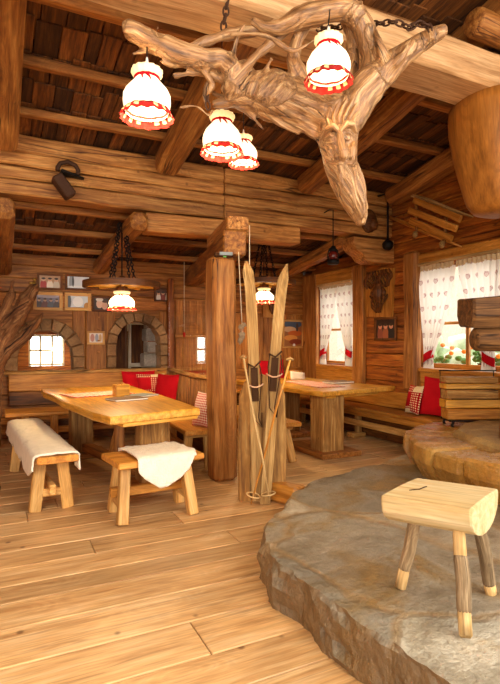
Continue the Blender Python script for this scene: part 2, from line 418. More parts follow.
def stone(name, cols, joints=0.0, rough=.55, bump=.8, scale=4.0, flank=None):
    m, N, L, P = nodes_of(name)
    oc = mk(N, L, 'ShaderNodeTexCoord').outputs['Object']
    rn = mk(N, L, 'ShaderNodeAttribute', attribute_name='rn').outputs['Fac']
    n1 = mk(N, L, 'ShaderNodeTexNoise', {'Vector': oc, 'Scale': scale * .45, 'Detail': 6.0, 'Roughness': .6, 'Distortion': .6}).outputs[0]
    n2 = mk(N, L, 'ShaderNodeTexNoise', {'Vector': oc, 'Scale': scale * 9, 'Detail': 5.0, 'Roughness': .7}).outputs[0]
    n3 = mk(N, L, 'ShaderNodeTexNoise', {'Vector': oc, 'Scale': scale * 1.6, 'Detail': 5.0, 'Roughness': .65}).outputs[0]
    k = len(cols)
    col = ramp(N, L, n1, [(.30 + .40 * i / (k - 1), c) for i, c in enumerate(cols)])
    col = mul_tone(N, L, col, n2, .35, 1.65)
    col = mul_tone(N, L, col, n3, .65, 1.35)
    col = mul_tone(N, L, col, rn, .8, 1.2)
    h = math_(N, L, 'ADD', math_(N, L, 'MULTIPLY', n3, 1.0), math_(N, L, 'MULTIPLY', n2, .6))
    if joints:
        wv = mk(N, L, 'ShaderNodeTexNoise', {'Vector': oc, 'Scale': 2.5, 'Detail': 3.0})
        wo = mk(N, L, 'ShaderNodeVectorMath', {0: mk(N, L, 'ShaderNodeVectorMath', {0: wv.outputs['Color'], 1: (.35, .35, 0)}, operation='MULTIPLY').outputs[0], 1: oc}, operation='ADD').outputs[0]
        fl = mk(N, L, 'ShaderNodeVectorMath', {0: wo, 1: (1, 1, 0)}, operation='MULTIPLY').outputs[0]
        vd = mk(N, L, 'ShaderNodeTexVoronoi', {'Vector': fl, 'Scale': joints}, feature='DISTANCE_TO_EDGE').outputs['Distance']
        vc = mk(N, L, 'ShaderNodeTexVoronoi', {'Vector': fl, 'Scale': joints}).outputs['Color']
        hs = mk(N, L, 'ShaderNodeSeparateColor', {0: vc})
        col = mul_tone(N, L, col, hs.outputs[0], .5, 1.5)
        col = mixc(N, L, math_(N, L, 'MULTIPLY', hs.outputs[1], .7), col, mul_tone(N, L, srgb_node(N, '#a0783e'), n3, .6, 1.4))
        jf = mk(N, L, 'ShaderNodeMapRange', {0: vd, 1: .008, 2: .035, 3: 1.0, 4: 0.0}).outputs[0]
        col = mixc(N, L, math_(N, L, 'MULTIPLY', jf, .55), col, mul_tone(N, L, srgb_node(N, '#94713c'), n2, .6, 1.3))
        h = math_(N, L, 'SUBTRACT', h, math_(N, L, 'MULTIPLY', jf, .35))
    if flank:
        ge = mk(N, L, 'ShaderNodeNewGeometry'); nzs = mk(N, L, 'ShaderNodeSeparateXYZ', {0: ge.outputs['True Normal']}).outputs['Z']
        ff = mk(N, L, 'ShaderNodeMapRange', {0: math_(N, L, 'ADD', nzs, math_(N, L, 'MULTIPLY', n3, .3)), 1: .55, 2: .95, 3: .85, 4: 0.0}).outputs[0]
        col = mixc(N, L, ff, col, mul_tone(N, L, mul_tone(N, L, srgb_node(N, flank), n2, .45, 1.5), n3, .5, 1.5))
    L.new(col, P.inputs['Base Color'])
    L.new(mk(N, L, 'ShaderNodeMapRange', {0: n3, 3: rough - .2, 4: rough + .2}).outputs[0], P.inputs['Roughness'])
    b = mk(N, L, 'ShaderNodeBump', {'Strength': bump, 'Distance': .03, 'Height': h})
    L.new(b.outputs[0], P.inputs['Normal'])
    return m
def srgb_node(N, h):
    r = N.new('ShaderNodeRGB'); r.outputs[0].default_value = srgb(h); return r.outputs[0]

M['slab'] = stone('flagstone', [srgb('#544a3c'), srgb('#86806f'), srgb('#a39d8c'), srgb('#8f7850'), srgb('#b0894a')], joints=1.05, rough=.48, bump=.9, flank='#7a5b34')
M['archstone'] = stone('arch_stone', [srgb('#6a4a2c'), srgb('#93704a'), srgb('#a98a62')], rough=.8)
M['hearth'] = stone('hearth_stone', [srgb('#7d4f1c'), srgb('#b07e38'), srgb('#c09650')], rough=.27, bump=.6)
M['hearthrough'] = stone('rough_hearth_stone', [srgb('#7d5c34'), srgb('#ab854a'), srgb('#c8a566')], rough=.7, bump=1.0, scale=7)
M['greystone'] = stone('grey_block_stone', [srgb('#8d857c'), srgb('#b5aea4'), srgb('#cfc9c0')], rough=.8)

def heart_cloth():
    m, N, L, P = nodes_of('heart_print_curtain')
    at = mk(N, L, 'ShaderNodeAttribute', attribute_name='gc').outputs['Vector']
    s = mk(N, L, 'ShaderNodeSeparateXYZ', {0: at})
    cell = .165
    yy = math_(N, L, 'DIVIDE', s.outputs['Y'], cell)
    row = math_(N, L, 'FLOOR', yy)
    xx = math_(N, L, 'ADD', math_(N, L, 'DIVIDE', s.outputs['X'], cell), math_(N, L, 'MULTIPLY', row, .5))
    fx = math_(N, L, 'MULTIPLY', math_(N, L, 'SUBTRACT', math_(N, L, 'FRACT', xx), .5), 5.6)
    fy = math_(N, L, 'MULTIPLY', math_(N, L, 'SUBTRACT', math_(N, L, 'FRACT', yy), .46), 5.6)
    x2 = math_(N, L, 'MULTIPLY', fx, fx); y2 = math_(N, L, 'MULTIPLY', fy, fy)
    q = math_(N, L, 'SUBTRACT', math_(N, L, 'ADD', x2, y2), 1.0)
    q3 = math_(N, L, 'MULTIPLY', q, math_(N, L, 'MULTIPLY', q, q))
    t = math_(N, L, 'SUBTRACT', q3, math_(N, L, 'MULTIPLY', x2, math_(N, L, 'MULTIPLY', y2, fy)))
    hf = math_(N, L, 'LESS_THAN', t, 0.0)
    inner = math_(N, L, 'LESS_THAN', t, -0.12)
    f = math_(N, L, 'MULTIPLY', hf, math_(N, L, 'SUBTRACT', .72, math_(N, L, 'MULTIPLY', inner, .3)))
    col = mixc(N, L, f, srgb('#f3efe8'), srgb('#a25c60'))
    L.new(col, P.inputs['Base Color']); P.inputs['Roughness'].default_value = .9
    tr = mk(N, L, 'ShaderNodeBsdfTranslucent', {0: col})
    mx_ = mk(N, L, 'ShaderNodeMixShader', {0: .5, 1: P.outputs[0], 2: tr.outputs[0]})
    L.new(mx_.outputs[0], N['Material Output'].inputs[0])
    return m
M['curtain'] = heart_cloth()

def check_cloth(name, a, b, cell, style='gingham'):
    m, N, L, P = nodes_of(name)
    at = mk(N, L, 'ShaderNodeAttribute', attribute_name='gc').outputs['Vector']
    s = mk(N, L, 'ShaderNodeSeparateXYZ', {0: at})
    fx = math_(N, L, 'LESS_THAN', math_(N, L, 'FRACT', math_(N, L, 'DIVIDE', s.outputs['X'], cell)), .5)
    fy = math_(N, L, 'LESS_THAN', math_(N, L, 'FRACT', math_(N, L, 'DIVIDE', s.outputs['Y'], cell)), .5)
    if style == 'gingham':
        f = math_(N, L, 'MULTIPLY', math_(N, L, 'ADD', fx, fy), .5)
    else:      # patchwork: check, plain red and pale patches
        f = math_(N, L, 'SUBTRACT', 1.0, math_(N, L, 'MULTIPLY', fx, fy))
        px_ = math_(N, L, 'GREATER_THAN', s.outputs['X'], .0); py_ = math_(N, L, 'GREATER_THAN', s.outputs['Y'], .09)
        pz_ = math_(N, L, 'LESS_THAN', s.outputs['Y'], -.13)
        pale = math_(N, L, 'MAXIMUM', math_(N, L, 'MULTIPLY', px_, py_), math_(N, L, 'MULTIPLY', math_(N, L, 'SUBTRACT', 1.0, px_), pz_))
        redp = math_(N, L, 'MULTIPLY', math_(N, L, 'SUBTRACT', 1.0, px_), math_(N, L, 'LESS_THAN', math_(N, L, 'ABSOLUTE', s.outputs['Y']), .09))
        f = math_(N, L, 'MINIMUM', math_(N, L, 'MAXIMUM', f, redp), math_(N, L, 'SUBTRACT', 1.0, math_(N, L, 'MULTIPLY', pale, .88)))
    col = mixc(N, L, f, a, b)
    L.new(col, P.inputs['Base Color']); P.inputs['Roughness'].default_value = .9
    P.inputs['Specular IOR Level'].default_value = .1
    return m
M['check'] = check_cloth('red_white_check', srgb('#f0e3d0'), srgb('#c01626'), .026)
M['checkbig'] = check_cloth('red_white_runner', srgb('#f2e6d2'), srgb('#cc3322'), .05)
M['patch'] = check_cloth('red_patchwork', srgb('#efdcae'), srgb('#b3121e'), .03, 'patch')

def glass(name, tint=(1, 1, 1, 1), refl=.12):
    m = bpy.data.materials.new(name); m.use_nodes = True
    N, L = m.node_tree.nodes, m.node_tree.links; N.remove(N['Principled BSDF'])
    t = mk(N, L, 'ShaderNodeBsdfTransparent', {0: tint}); g = mk(N, L, 'ShaderNodeBsdfGlossy', {0: (1, 1, 1, 1), 1: .02})
    lw = mk(N, L, 'ShaderNodeLayerWeight', {0: .25})
    f = mk(N, L, 'ShaderNodeMapRange', {0: lw.outputs['Facing'], 3: refl * .4, 4: refl * 2.5}).outputs[0]
    x = mk(N, L, 'ShaderNodeMixShader', {0: f, 1: t.outputs[0], 2: g.outputs[0]})
    L.new(x.outputs[0], N['Material Output'].inputs[0]); return m
M['glass'] = glass('window_glass')

def shade_mat(name, col, trans, glow):
    """lit lamp cloth: diffuse, translucent and glowing"""
    m, N, L, P = nodes_of(name)
    P.inputs['Base Color'].default_value = col; P.inputs['Roughness'].default_value = .9
    P.inputs['Emission Color'].default_value = glow[0]; P.inputs['Emission Strength'].default_value = glow[1]
    return m
M['shade'] = shade_mat('lit_white_shade', srgb('#f3e7cf'), .5, ((1, .78, .48, 1), 1.5))
M['shade_wheel'] = shade_mat('bright_white_shade', srgb('#f3e7cf'), .5, ((1, .76, .42, 1), 6.0))
M['collar'] = shade_mat('lit_shade_collar', srgb('#f0dfb8'), .5, ((1, .66, .25, 1), .75))
M['bulb'] = emit('bulb_glow', (1, .82, .55, 1), 14)

def frill_mat(name, c):
    m, N, L, P = nodes_of(name)
    P.inputs['Base Color'].default_value = c; P.inputs['Roughness'].default_value = .9
    tr = mk(N, L, 'ShaderNodeBsdfTranslucent', {0: c})
    mx_ = mk(N, L, 'ShaderNodeMixShader', {0: .22, 1: P.outputs[0], 2: tr.outputs[0]})
    L.new(mx_.outputs[0], N['Material Output'].inputs[0])
    return m
M['frill'] = frill_mat('red_frill_cloth', srgb('#8c1008')); M['frillwhite'] = frill_mat('cream_frill_cloth', srgb('#dcbf8c'))
FLAT = {}
def flat(h):
    if h not in FLAT: FLAT[h] = plain('photo_ink_' + h.strip('#'), srgb(h), rough=.4, var=.12)
    return FLAT[h]

# ------------------------------------------------------------------ the room shell
WX, FY, YB = 4.8, 7.7, 5.4          # window wall, far wall, cross beam
def zf(y): return 2.28 + .16 * (FY - y)     # underside of the far rafters
def zn(y): return 3.06 + .20 * (5.3 - y)    # underside of the near rafters

# floor boards run along x
mb = MB()
ys = [-1.4]
seams = [0.93, 1.22, 1.50, 1.78, 2.02, 2.30, 2.60, 2.86, 3.06]
while ys[-1] < .9: ys.append(ys[-1] + .27)
ys += seams
while ys[-1] < 10.9: ys.append(ys[-1] + RN.uniform(.2, .3))
for i in range(len(ys) - 1):
    y0, y1 = ys[i], ys[i + 1]
    x = -2.6 - RN.uniform(0, 2)
    while x < 4.95:
        L = RN.uniform(1.5, 3.6); x1 = min(x + L, 4.95)
        if x1 > -2.6:
            mb.beam((max(x, -2.6), (y0 + y1) / 2, -.016), (x1 - .005, (y0 + y1) / 2, -.016), y1 - y0 - .0055, .03, bev=.004)
        x = x1
mb.beam((-2.6, 4.75, -.05), (4.95, 4.75, -.05), 12.2, .03, bev=.001, rn=.1, mi=1)
struct(mb.build('floor', [M['floor'], M['mortar']]))
mb = MB()
for k in range(14): mb.beam((-2.55, .6, .1 + .2 * k), (-2.55, 10.68, .1 + .2 * k), .16, .196, bev=.012)
mb.beam((-2.58, .6, 3.2), (-2.58, 10.68, 3.2), .1, .9)
struct(mb.build('wall_left', [M['log']]))

# window wall: stacked squared logs around two openings
WIN = {1: (6.22, 7.16, .96, 2.24), 2: (3.68, 5.0, 1.0, 2.28)}
rows = [0, .2, .4, .6, .78, .98, 1.16, 1.35, 1.53, 1.71, 1.90, 2.08, 2.26, 2.45, 2.64, 2.83, 3.02, 3.22, 3.42, 3.62, 3.82, 4.0]
mb = MB()
for z0, z1 in zip(rows, rows[1:]):
    if z1 <= 2.57: ym = FY + .16
    elif z1 <= zf(5.5) + .26: ym = FY - (z1 - zf(FY) - .26) / .16
    elif z1 <= zn(5.3) + .22: ym = 5.46
    else: ym = 5.3 - (z1 - 3.28) / .2
    segs = [(.4, min(ym + .35, FY + .16))]
    for (a, b, c, d) in WIN.values():
        if z0 > c - .05 and z1 < d + .06:
            ns = []
            for s in segs:
                if b <= s[0] or a >= s[1]: ns.append(s)
                else: ns += [(s[0], a), (b, s[1])]
            segs = ns
    for a, b in segs:
        if b - a > .03: mb.beam((WX + .09, a, (z0 + z1) / 2), (WX + .09, b, (z0 + z1) / 2), .18, z1 - z0 - .004, bev=.012, jit=.004, n=max(2, int((b - a) / .35)))
for ya_, yb_, zb_, zt_ in ((.4, FY + .14, .0, .93), (.4, 3.64, .9, 2.32), (5.05, 6.18, .9, 2.32), (7.2, FY + .14, .9, 2.32)):
    mb.beam((WX + .15, ya_, (zb_ + zt_) / 2), (WX + .15, yb_, (zb_ + zt_) / 2), .05, zt_ - zb_, rn=.1)
gp = [(.4, 2.3), (FY + .16, 2.3), (FY + .16, zf(FY + .16) + .29), (5.45, zf(5.45) + .29), (5.45, zn(5.45) + .33), (.4, zn(.4) + .33)]
mb.add([(x, y, z) for x in (WX + .12, WX + .17) for y, z in gp], [tuple(range(6)), tuple(range(11, 5, -1))] + [(k, 6 + k, 6 + (k + 1) % 6, (k + 1) % 6) for k in range(6)], [V3((y, z, x)) for x in (0, .05) for y, z in gp], .2)
struct(mb.build('wall_right', [M['log']]))

# far wall: boards above, two stone arched openings below, panelled part on the right
AR = [(.57, .35, 1.11, .37), (1.87, .33, 1.29, .34)]     # centre x, half width, springing z, rise
mb = MB()
def wboard(x0, x1, z0, z1, y=FY + .09, th=.18): mb.beam((x0, y, (z0 + z1) / 2), (x1, y, (z0 + z1) / 2), th, z1 - z0 - .004, bev=.008)
for z0, z1 in zip([0, .3, .6], [.3, .6, .88]): wboard(-2.5, WX, z0, z1)
for z0, z1 in zip([1.80, 2.0, 2.2, 2.38], [2.0, 2.2, 2.38, 2.54]): wboard(-2.5, WX, z0, z1)
x = 2.42
while x < WX - .02:                                      # upright boards right of the arches
    w = min(RN.uniform(.17, .26), WX - x); mb.box((x + w / 2, FY + .09, 1.34), w - .004, .18, .92, along='z', bev=.008); x += w
wboard(-2.5, .02, .88, 1.8)
mb.box((1.26, FY + .09, 1.34), .30, .18, .92, along='z', rn=.1); 
for k in range(5): mb.box((1.29, FY - .002, 1.0 + .17 * k), .035, .02, .03, rn=0.0)
# spandrels over the arches
for cx, rx, zs, rz in AR:
    N_ = 16
    for k in range(N_):
        a0, a1 = math.pi * k / N_, math.pi * (k + 1) / N_
        q = []
        for a in (a0, a1): q.append((cx + rx * 1.02 * math.cos(a), zs + rz * 1.02 * math.sin(a)))
        lo = [(cx - rx - .16 if i == 9 else p[0], 1.8) for i, p in enumerate(q)]
        vs = [(q[0][0], FY + .02, q[0][1]), (q[1][0], FY + .02, q[1][1]), (q[1][0], FY + .02, 1.8), (q[0][0], FY + .02, 1.8),
              (q[0][0], FY + .17, q[0][1]), (q[1][0], FY + .17, q[1][1]), (q[1][0], FY + .17, 1.8), (q[0][0], FY + .17, 1.8)]
        mb.add(vs, [(0, 3, 2, 1), (4, 5, 6, 7), (0, 1, 5, 4)], [V3((p[0], p[2], p[1])) for p in vs], .2)
    for s in (-1, 1):
        xa, xb = sorted((cx + s * rx * 1.02, cx + s * (rx + .19)))
        mb.box(((xa + xb) / 2, FY + .09, 1.34), xb - xa, .16, .92, along='z', rn=.2)
struct(mb.build('wall_far', [M['farlog']]))

# room seen through the arches
mb = MB()
for k, (z0, z1) in enumerate(zip([0, .3, .6, 1.46, 1.7, 2.0], [.3, .6, .86, 1.7, 2.0, 2.5])):
    mb.beam((-2.6, 10.6, (z0 + z1) / 2), (5, 10.6, (z0 + z1) / 2), .16, z1 - z0 - .004, bev=.01)
for x0, x1 in ((-2.6, .48), (1.12, 5)): mb.beam((x0, 10.6, 1.16), (x1, 10.6, 1.16), .16, .6, bev=.01)
struct(mb.build('wall_back', [M['log']]))
mb = MB()
for z in (.89, 1.16, 1.44): mb.beam((.48, 10.56, z), (1.12, 10.56, z), .05, .04, bev=.005)
for x in (.5, .69, .9, 1.1): mb.beam((x, 10.56, .86), (x, 10.56, 1.46), .04, .05, bev=.005)
w3 = struct(mb.build('window_3', [M['whitepaint']]))
mb = MB(); mb.box((.8, 10.58, 1.16), .62, .008, .58); mb.build('pane', [M['glass']], w3)

mb = MB()
for k in range(12): mb.beam((-2.6, 7.98 + .23 * k, 2.52), (5, 7.98 + .23 * k, 2.52), .225, .03)
struct(mb.build('ceiling', [M['farlog']]))
# roof of wooden shingles in two slopes, battens under it
def shingles(name, zfun, y0, y1, x0, x1, off, slope):
    mb = MB(); k = 0; y = y1
    while y > y0:
        x = x0 + RN.uniform(-.1, 0)
        while x < x1:
            w = RN.uniform(.09, .19); ln = RN.uniform(.56, .64); j = RN.uniform(-.03, .03)
            ya, yb = y + j, y - ln + j
            ya, yb = max(ya, y0), max(yb, y0)
            if ya - yb < .08: x += w; continue
            za, zb = zfun(ya) + off + .045, zfun(yb) + off + .004 + RN.uniform(0, .012)
            mb.beam((x + w / 2, ya, za), (x + w / 2, yb, zb), w - RN.uniform(.003, .012), .016, bev=.003)
            x += w
        y -= .335
    mb.grid(lambda u, v: (x0 + (x1 - x0) * u, y0 - .2 + (y1 - y0 + .2) * v, zfun(y0 - .2 + (y1 - y0 + .2) * v) + off + .075), 1, 1, smooth=False, rn=0)
    return struct(mb.build(name, [M['shingle']]))
shingles('ceiling', zn, .2, 5.54, -2.4, WX + .1, .28, .2)
shingles('ceiling', zf, 5.67, 8.0, -2.4, WX + .1, .24, .16)

def batten(y, z, x0=-2.4, x1=WX - .02):
    mb = MB(); mb.beam((x0, y, z), (x1, y, z), .085, .075, up=(0, 0, 1), jit=.006, n=16)
    o = struct(mb.build('roof_batten', [M['batten']])); o['group'] = 'roof battens'
for y in (1.0, 1.7, 2.35, 3.05, 3.68, 4.33, 4.98): batten(y, zn(y) + .245)
for y in (5.98, 6.65, 7.31): batten(y, zf(y) + .22)
mb = MB(); mb.beam((-2.4, 5.585, 3.2), (WX - .02, 5.585, 3.2), .04, .5)
struct(mb.build('trim_5', [M['rafter']]))
mb = MB(); mb.beam((-2.4, FY + .06, 2.60), (WX - .02, FY + .06, 2.60), .14, .10, jit=.005, n=14)
struct(mb.build('trim_1', [M['batten']]))

def rafter(x, y0, z0, y1, z1, w, h, label, rn=None, x2=None):
    mb = MB(); mb.beam((x, y0, z0 + h / 2), (x if x2 is None else x2, y1, z1 + h / 2), w, h, bev=.045, jit=.008, rn=rn)
    return tag(mb.build('roof_rafter', [M['rafter']]), label, 'rafter', 'rafters under the roof')
yb = 5.24
rafter(.03, yb, zn(yb) - .02, .4, zn(.4), .24, .22, 'heavy roof rafter at the upper left edge of the room')
rafter(1.56, yb, zn(yb) - .02, .4, zn(.4), .25, .22, 'hewn roof rafter behind the two left pendant lamps, cut end on the cross beam')
rafter(3.28, yb, zn(yb), .4, zn(.4), .22, .22, 'roof rafter coming down onto the cross beam behind the carved bearded face')
rafter(4.62, yb, zn(yb) + .02, .4, zn(.4), .24, .22, 'roof rafter along the window wall above the sled')
rafter(.03, 5.3, 2.49, FY, 2.22, .2, .2, 'short rafter under the beam at the left edge above the gnarled trunk')
rafter(1.30, 5.28, 2.50, FY, 2.31, .19, .19, 'rafter under the low roof above the cartwheel lamp of the left table')
rafter(4.22, 5.66, 2.60, FY, 2.32, .19, .19, 'reddish rafter under the low roof beside the little lantern')

# big cross beam: stacked squared logs on the window side and over the post
cb = thing('cross_beam', (2.3, YB + .12, 2.57), 'massive cross beam of stacked hewn logs spanning the room under the roof', 'beam')
for i, (z0, z1) in enumerate([(2.735, 2.89), (2.89, 3.02), (3.02, 3.15), (3.15, 3.325)]):
    for (x0, x1) in ((-2.4, 2.31), (2.315, WX - .01)):
        mb = MB(); mb.beam((x0, YB + .13 + RN.uniform(-.012, .012), (z0 + z1) / 2), (x1, YB + .13 + RN.uniform(-.012, .012), (z0 + z1) / 2), .26, z1 - z0 - .006, bev=.016, jit=.007)
        mb.build('log', [M['beam']], cb)
mb = MB(); mb.beam((1.40, YB + .11, 2.61), (3.32, YB + .11, 2.63), .24, .20, bev=.014, jit=.006); mb.build('lower_log', [M['beam']], cb)
mb = MB()
prof = [(4.12, 2.69), (4.10, 2.61), (4.16, 2.52), (4.26, 2.47), (4.32, 2.40), (4.42, 2.37), (4.79, 2.38), (4.79, 2.69)]
n_ = len(prof); vs = []
for y in (YB - .03, YB, YB + .2, YB + .23):
    f = .97 if y in (YB - .03, YB + .23) else 1
    vs += [(4.6 + (p[0] - 4.6) * f, y, 2.6 + (p[1] - 2.6) * f) for p in prof]
fs = [(j * n_ + k, j * n_ + (k + 1) % n_, (j + 1) * n_ + (k + 1) % n_, (j + 1) * n_ + k) for j in range(3) for k in range(n_)]
fs += [tuple(range(n_)), tuple(range(4 * n_ - 1, 3 * n_ - 1, -1))]
mb.add(vs, fs, [V3(p) + V3((9, 4, 2)) for p in vs], .6); mb.build('corbel', [M['beam']], cb)
mb = MB(); mb.blob((4.38, YB - .0, 2.92), .13, .07, .16, 14); mb.blob((4.42, YB - .05, 2.87), .07, .05, .08, 10); mb.build('burl', [M['carve']], cb)

# ridge beam just above the root lamp, with a smaller log on it
rb = thing('ridge_beam', (1.6, 2.8, 3.2), 'broad smooth ridge beam above the root lamp', 'beam')
mb = MB(); mb.beam((-2.4, 2.77, 3.33), (WX - .01, 2.77, 3.33), .38, .26, bev=.03, jit=.006, rn=.6); mb.build('lower_log', [M['ridge']], rb)
mb = MB(); mb.beam((1.0, 2.90, 3.545), (WX - .01, 2.90, 3.545), .26, .16, bev=.03, jit=.006, rn=.1); mb.build('upper_log', [M['rafter']], rb)
mb = MB(); mb.tube([(3.02, 2.58, 3.60), (3.04, 2.58, 3.60), (3.6, 2.58, 3.59), (WX - .02, 2.58, 3.60)], [.085, .1, .1, .105], 14)
tag(mb.build('round_log', [M['rafter']]), 'short round log with a rounded end at the upper right corner', 'log')

# centre post and the level beam it carries
post = thing('centre_post', (1.9, 4.56, 0), 'thick squared timber post standing in the middle of the room', 'post')
mb = MB(); mb.beam((1.925, 4.56, 0), (1.905, 4.56, 2.13), .235, .24, up=(0, 1, 0), bev=.03, jit=.008, n=9); mb.build('shaft', [M['post']], post)
mb = MB(); mb.beam((1.985, 4.38, 2.255), (2.73, FY - .01, 2.33), .225, .24, bev=.02, jit=.006)
tag(mb.build('post_beam', [M['rafter']]), 'beam resting on the centre post and running back to the far wall', 'beam')
mb = MB(); mb.beam((2.03, 4.42, 2.45), (2.25, 5.50, 2.45), .225, .145, bev=.02, jit=.005)
tag(mb.build('bracket_block', [M['beam']]), 'squared bracket timber between the post beam and the cross beam', 'bracket')
mb = MB(); mb.beam((4.72, 5.09, 1.58), (4.72, 4.87, 1.58), 1.72, .13, up=(1, 0, 0), bev=.02); 
mb = MB(); mb.beam((4.735, 4.975, .70), (4.735, 4.975, 2.47), .13, .23, up=(0, 1, 0), bev=.03, jit=.012, n=8)
tag(mb.build('wall_post', [M['post']]), 'upright hewn post on the window wall between carved relief and large window', 'post')

# far wall: stone arches and trims
for i, (cx, rx, zs, rz) in enumerate(AR):
    mb = MB()
    nb = 9; th = .17 if i == 0 else .14
    def wedge(pts, y0, y1):
        c = [sum(p[0] for p in pts) / 4, sum(p[1] for p in pts) / 4]; vs = []
        pp = [(c[0] + (p[0] - c[0]) * .96 + RN.uniform(-.008, .008), c[1] + (p[1] - c[1]) * .96 + RN.uniform(-.008, .008)) for p in pts]
        for y, f in ((y0, .86), (y0 + .02, 1), (y1, 1)):
            vs += [(c[0] + (p[0] - c[0]) * f, y, c[1] + (p[1] - c[1]) * f) for p in pp]
        fs = [(j * 4 + k, j * 4 + (k + 1) % 4, (j + 1) * 4 + (k + 1) % 4, (j + 1) * 4 + k) for j in (0, 1) for k in range(4)]
        mb.add(vs, fs + [(0, 1, 2, 3), (11, 10, 9, 8)])
    for k in range(nb):
        a0, a1 = math.pi * k / nb, math.pi * (k + 1) / nb
        P_ = lambda a, r: (cx + (rx + r) * math.cos(a), zs + (rz + r) * math.sin(a))
        wedge([P_(a0, 0), P_(a1, 0), P_(a1, th + RN.uniform(-.02, .03)), P_(a0, th)], FY - .05 - RN.uniform(0, .02), FY + .2)
    for s in (-1, 1):
        z = zs; 
        while z > .9:
            h = min(RN.uniform(.15, .22), z - .84)
            wedge([(cx + s * rx, z - h), (cx + s * rx, z), (cx + s * (rx + th), z), (cx + s * (rx + th), z - h)][::s], FY - .05 - RN.uniform(0, .02), FY + .2)
            z -= h
    o = mb.build('stone_arch', [M['archstone']])
    tag(o, ['rough stone arch with a bright window seen through it, behind the left bench',
            'lower stone arch in the far wall above the red cushions'][i], 'stone arch', 'arches in the far wall')
mb = MB(); mb.beam((2.36, FY - .05, .88), (2.36, FY - .05, 2.3), .09, .1, up=(0, 1, 0), jit=.004, n=5); struct(mb.build('trim_2', [M['log']]))
mb = MB(); mb.beam((.02, FY - .04, .9), (2.3, FY - .04, .9), .2, .05, jit=.004, n=8); struct(mb.build('trim_3', [M['weathered']]))
# plank door right of the arches
dr = struct(thing('door_1', (2.75, FY - .03, .0), 'plank door with a ledge board right of the stone arches', 'door'))
x = 2.45
for k in range(5):
    mb = MB(); mb.box((x + .055, FY - .03, 1.42), .108, .05, 1.1, along='z', bev=.006); mb.build('board', [M['farlog']], dr); x += .11
mb = MB(); mb.beam((2.42, FY - .07, 1.42), (3.05, FY - .07, 1.42), .05, .07); mb.build('ledge', [M['farlog']], dr)

# windows in the window wall
def window(n, y0, y1, z0, z1, ym, zm, cas, label):
    w = struct(thing('window_%d' % n, (WX, (y0 + y1) / 2, z0), label, 'window'))
    xs = WX + .115
    mb = MB(); t = .055
    mb.beam((xs, y0, z0 + t / 2), (xs, y1, z0 + t / 2), .05, t, bev=.006); mb.beam((xs, y0, z1 - t / 2), (xs, y1, z1 - t / 2), .05, t, bev=.006)
    mb.beam((xs, y0 + t / 2, z0), (xs, y0 + t / 2, z1), .05, t, up=(0, 1, 0), bev=.006); mb.beam((xs, y1 - t / 2, z0), (xs, y1 - t / 2, z1), .05, t, up=(0, 1, 0), bev=.006)
    mb.build('window_frame', [M['bench']], w)
    mb = MB(); mb.beam((xs, ym, z0), (xs, ym, z1), .04, .045, up=(0, 1, 0), bev=.005); mb.beam((xs - .002, y0, zm), (xs - .002, y1, zm), .04, .035, bev=.005)
    mb.build('glazing_bar', [M['bench']], w)
    mb = MB(); mb.box((xs + .012, (y0 + y1) / 2, (z0 + z1) / 2), .006, y1 - y0 - .02, z1 - z0 - .02, along='y'); mb.build('pane', [M['glass']], w)
    mb = MB(); mb.beam((WX + .02, y0 - .02, z0 - .03), (WX + .02, y1 + .02, z0 - .03), .2, .05, bev=.008); mb.build('window_sill', [M['bench']], w)
    for (a, b, wd, hh, nm) in cas:
        mb = MB(); mb.beam(a, b, wd, hh, up=(1, 0, 0), bev=.012, jit=.004, n=5); mb.build(nm, [M['post'] if nm == 'side_casing' else M['bench']], w)
    mb = MB(); mb.beam((WX - .075, y0 + .02, z1 + .005), (WX - .075, y1 - .03, z1 + .005), .03, .035, bev=.006); mb.build('curtain_rail', [M['peel']], w)
    return w
x_ = WX - .035
window(1, 6.22, 7.16, .96, 2.24, 6.60, 1.52, [
    ((x_, 6.09, .66), (x_, 6.09, 2.46), .24, .08, 'side_casing'), ((x_, 7.40, .66), (x_, 7.40, 2.46), .42, .08, 'side_casing'),
    ((x_, 6.21, 2.35), (x_, 7.2, 2.35), .2, .075, 'head_casing'), ((x_, 6.21, .80), (x_, 7.2, .80), .22, .075, 'sill_casing')],
    'small window with two heart print curtains above the right table')
window(2, 3.68, 5.0, 1.0, 2.28, 4.26, 1.55, [
    ((x_, 3.4, 2.36), (x_, 5.0, 2.36), .12, .07, 'head_casing'), ((x_, 3.58, .74), (x_, 4.85, .74), .42, .06, 'sill_casing')],
    'large window with heart print curtains beside the open hearth')

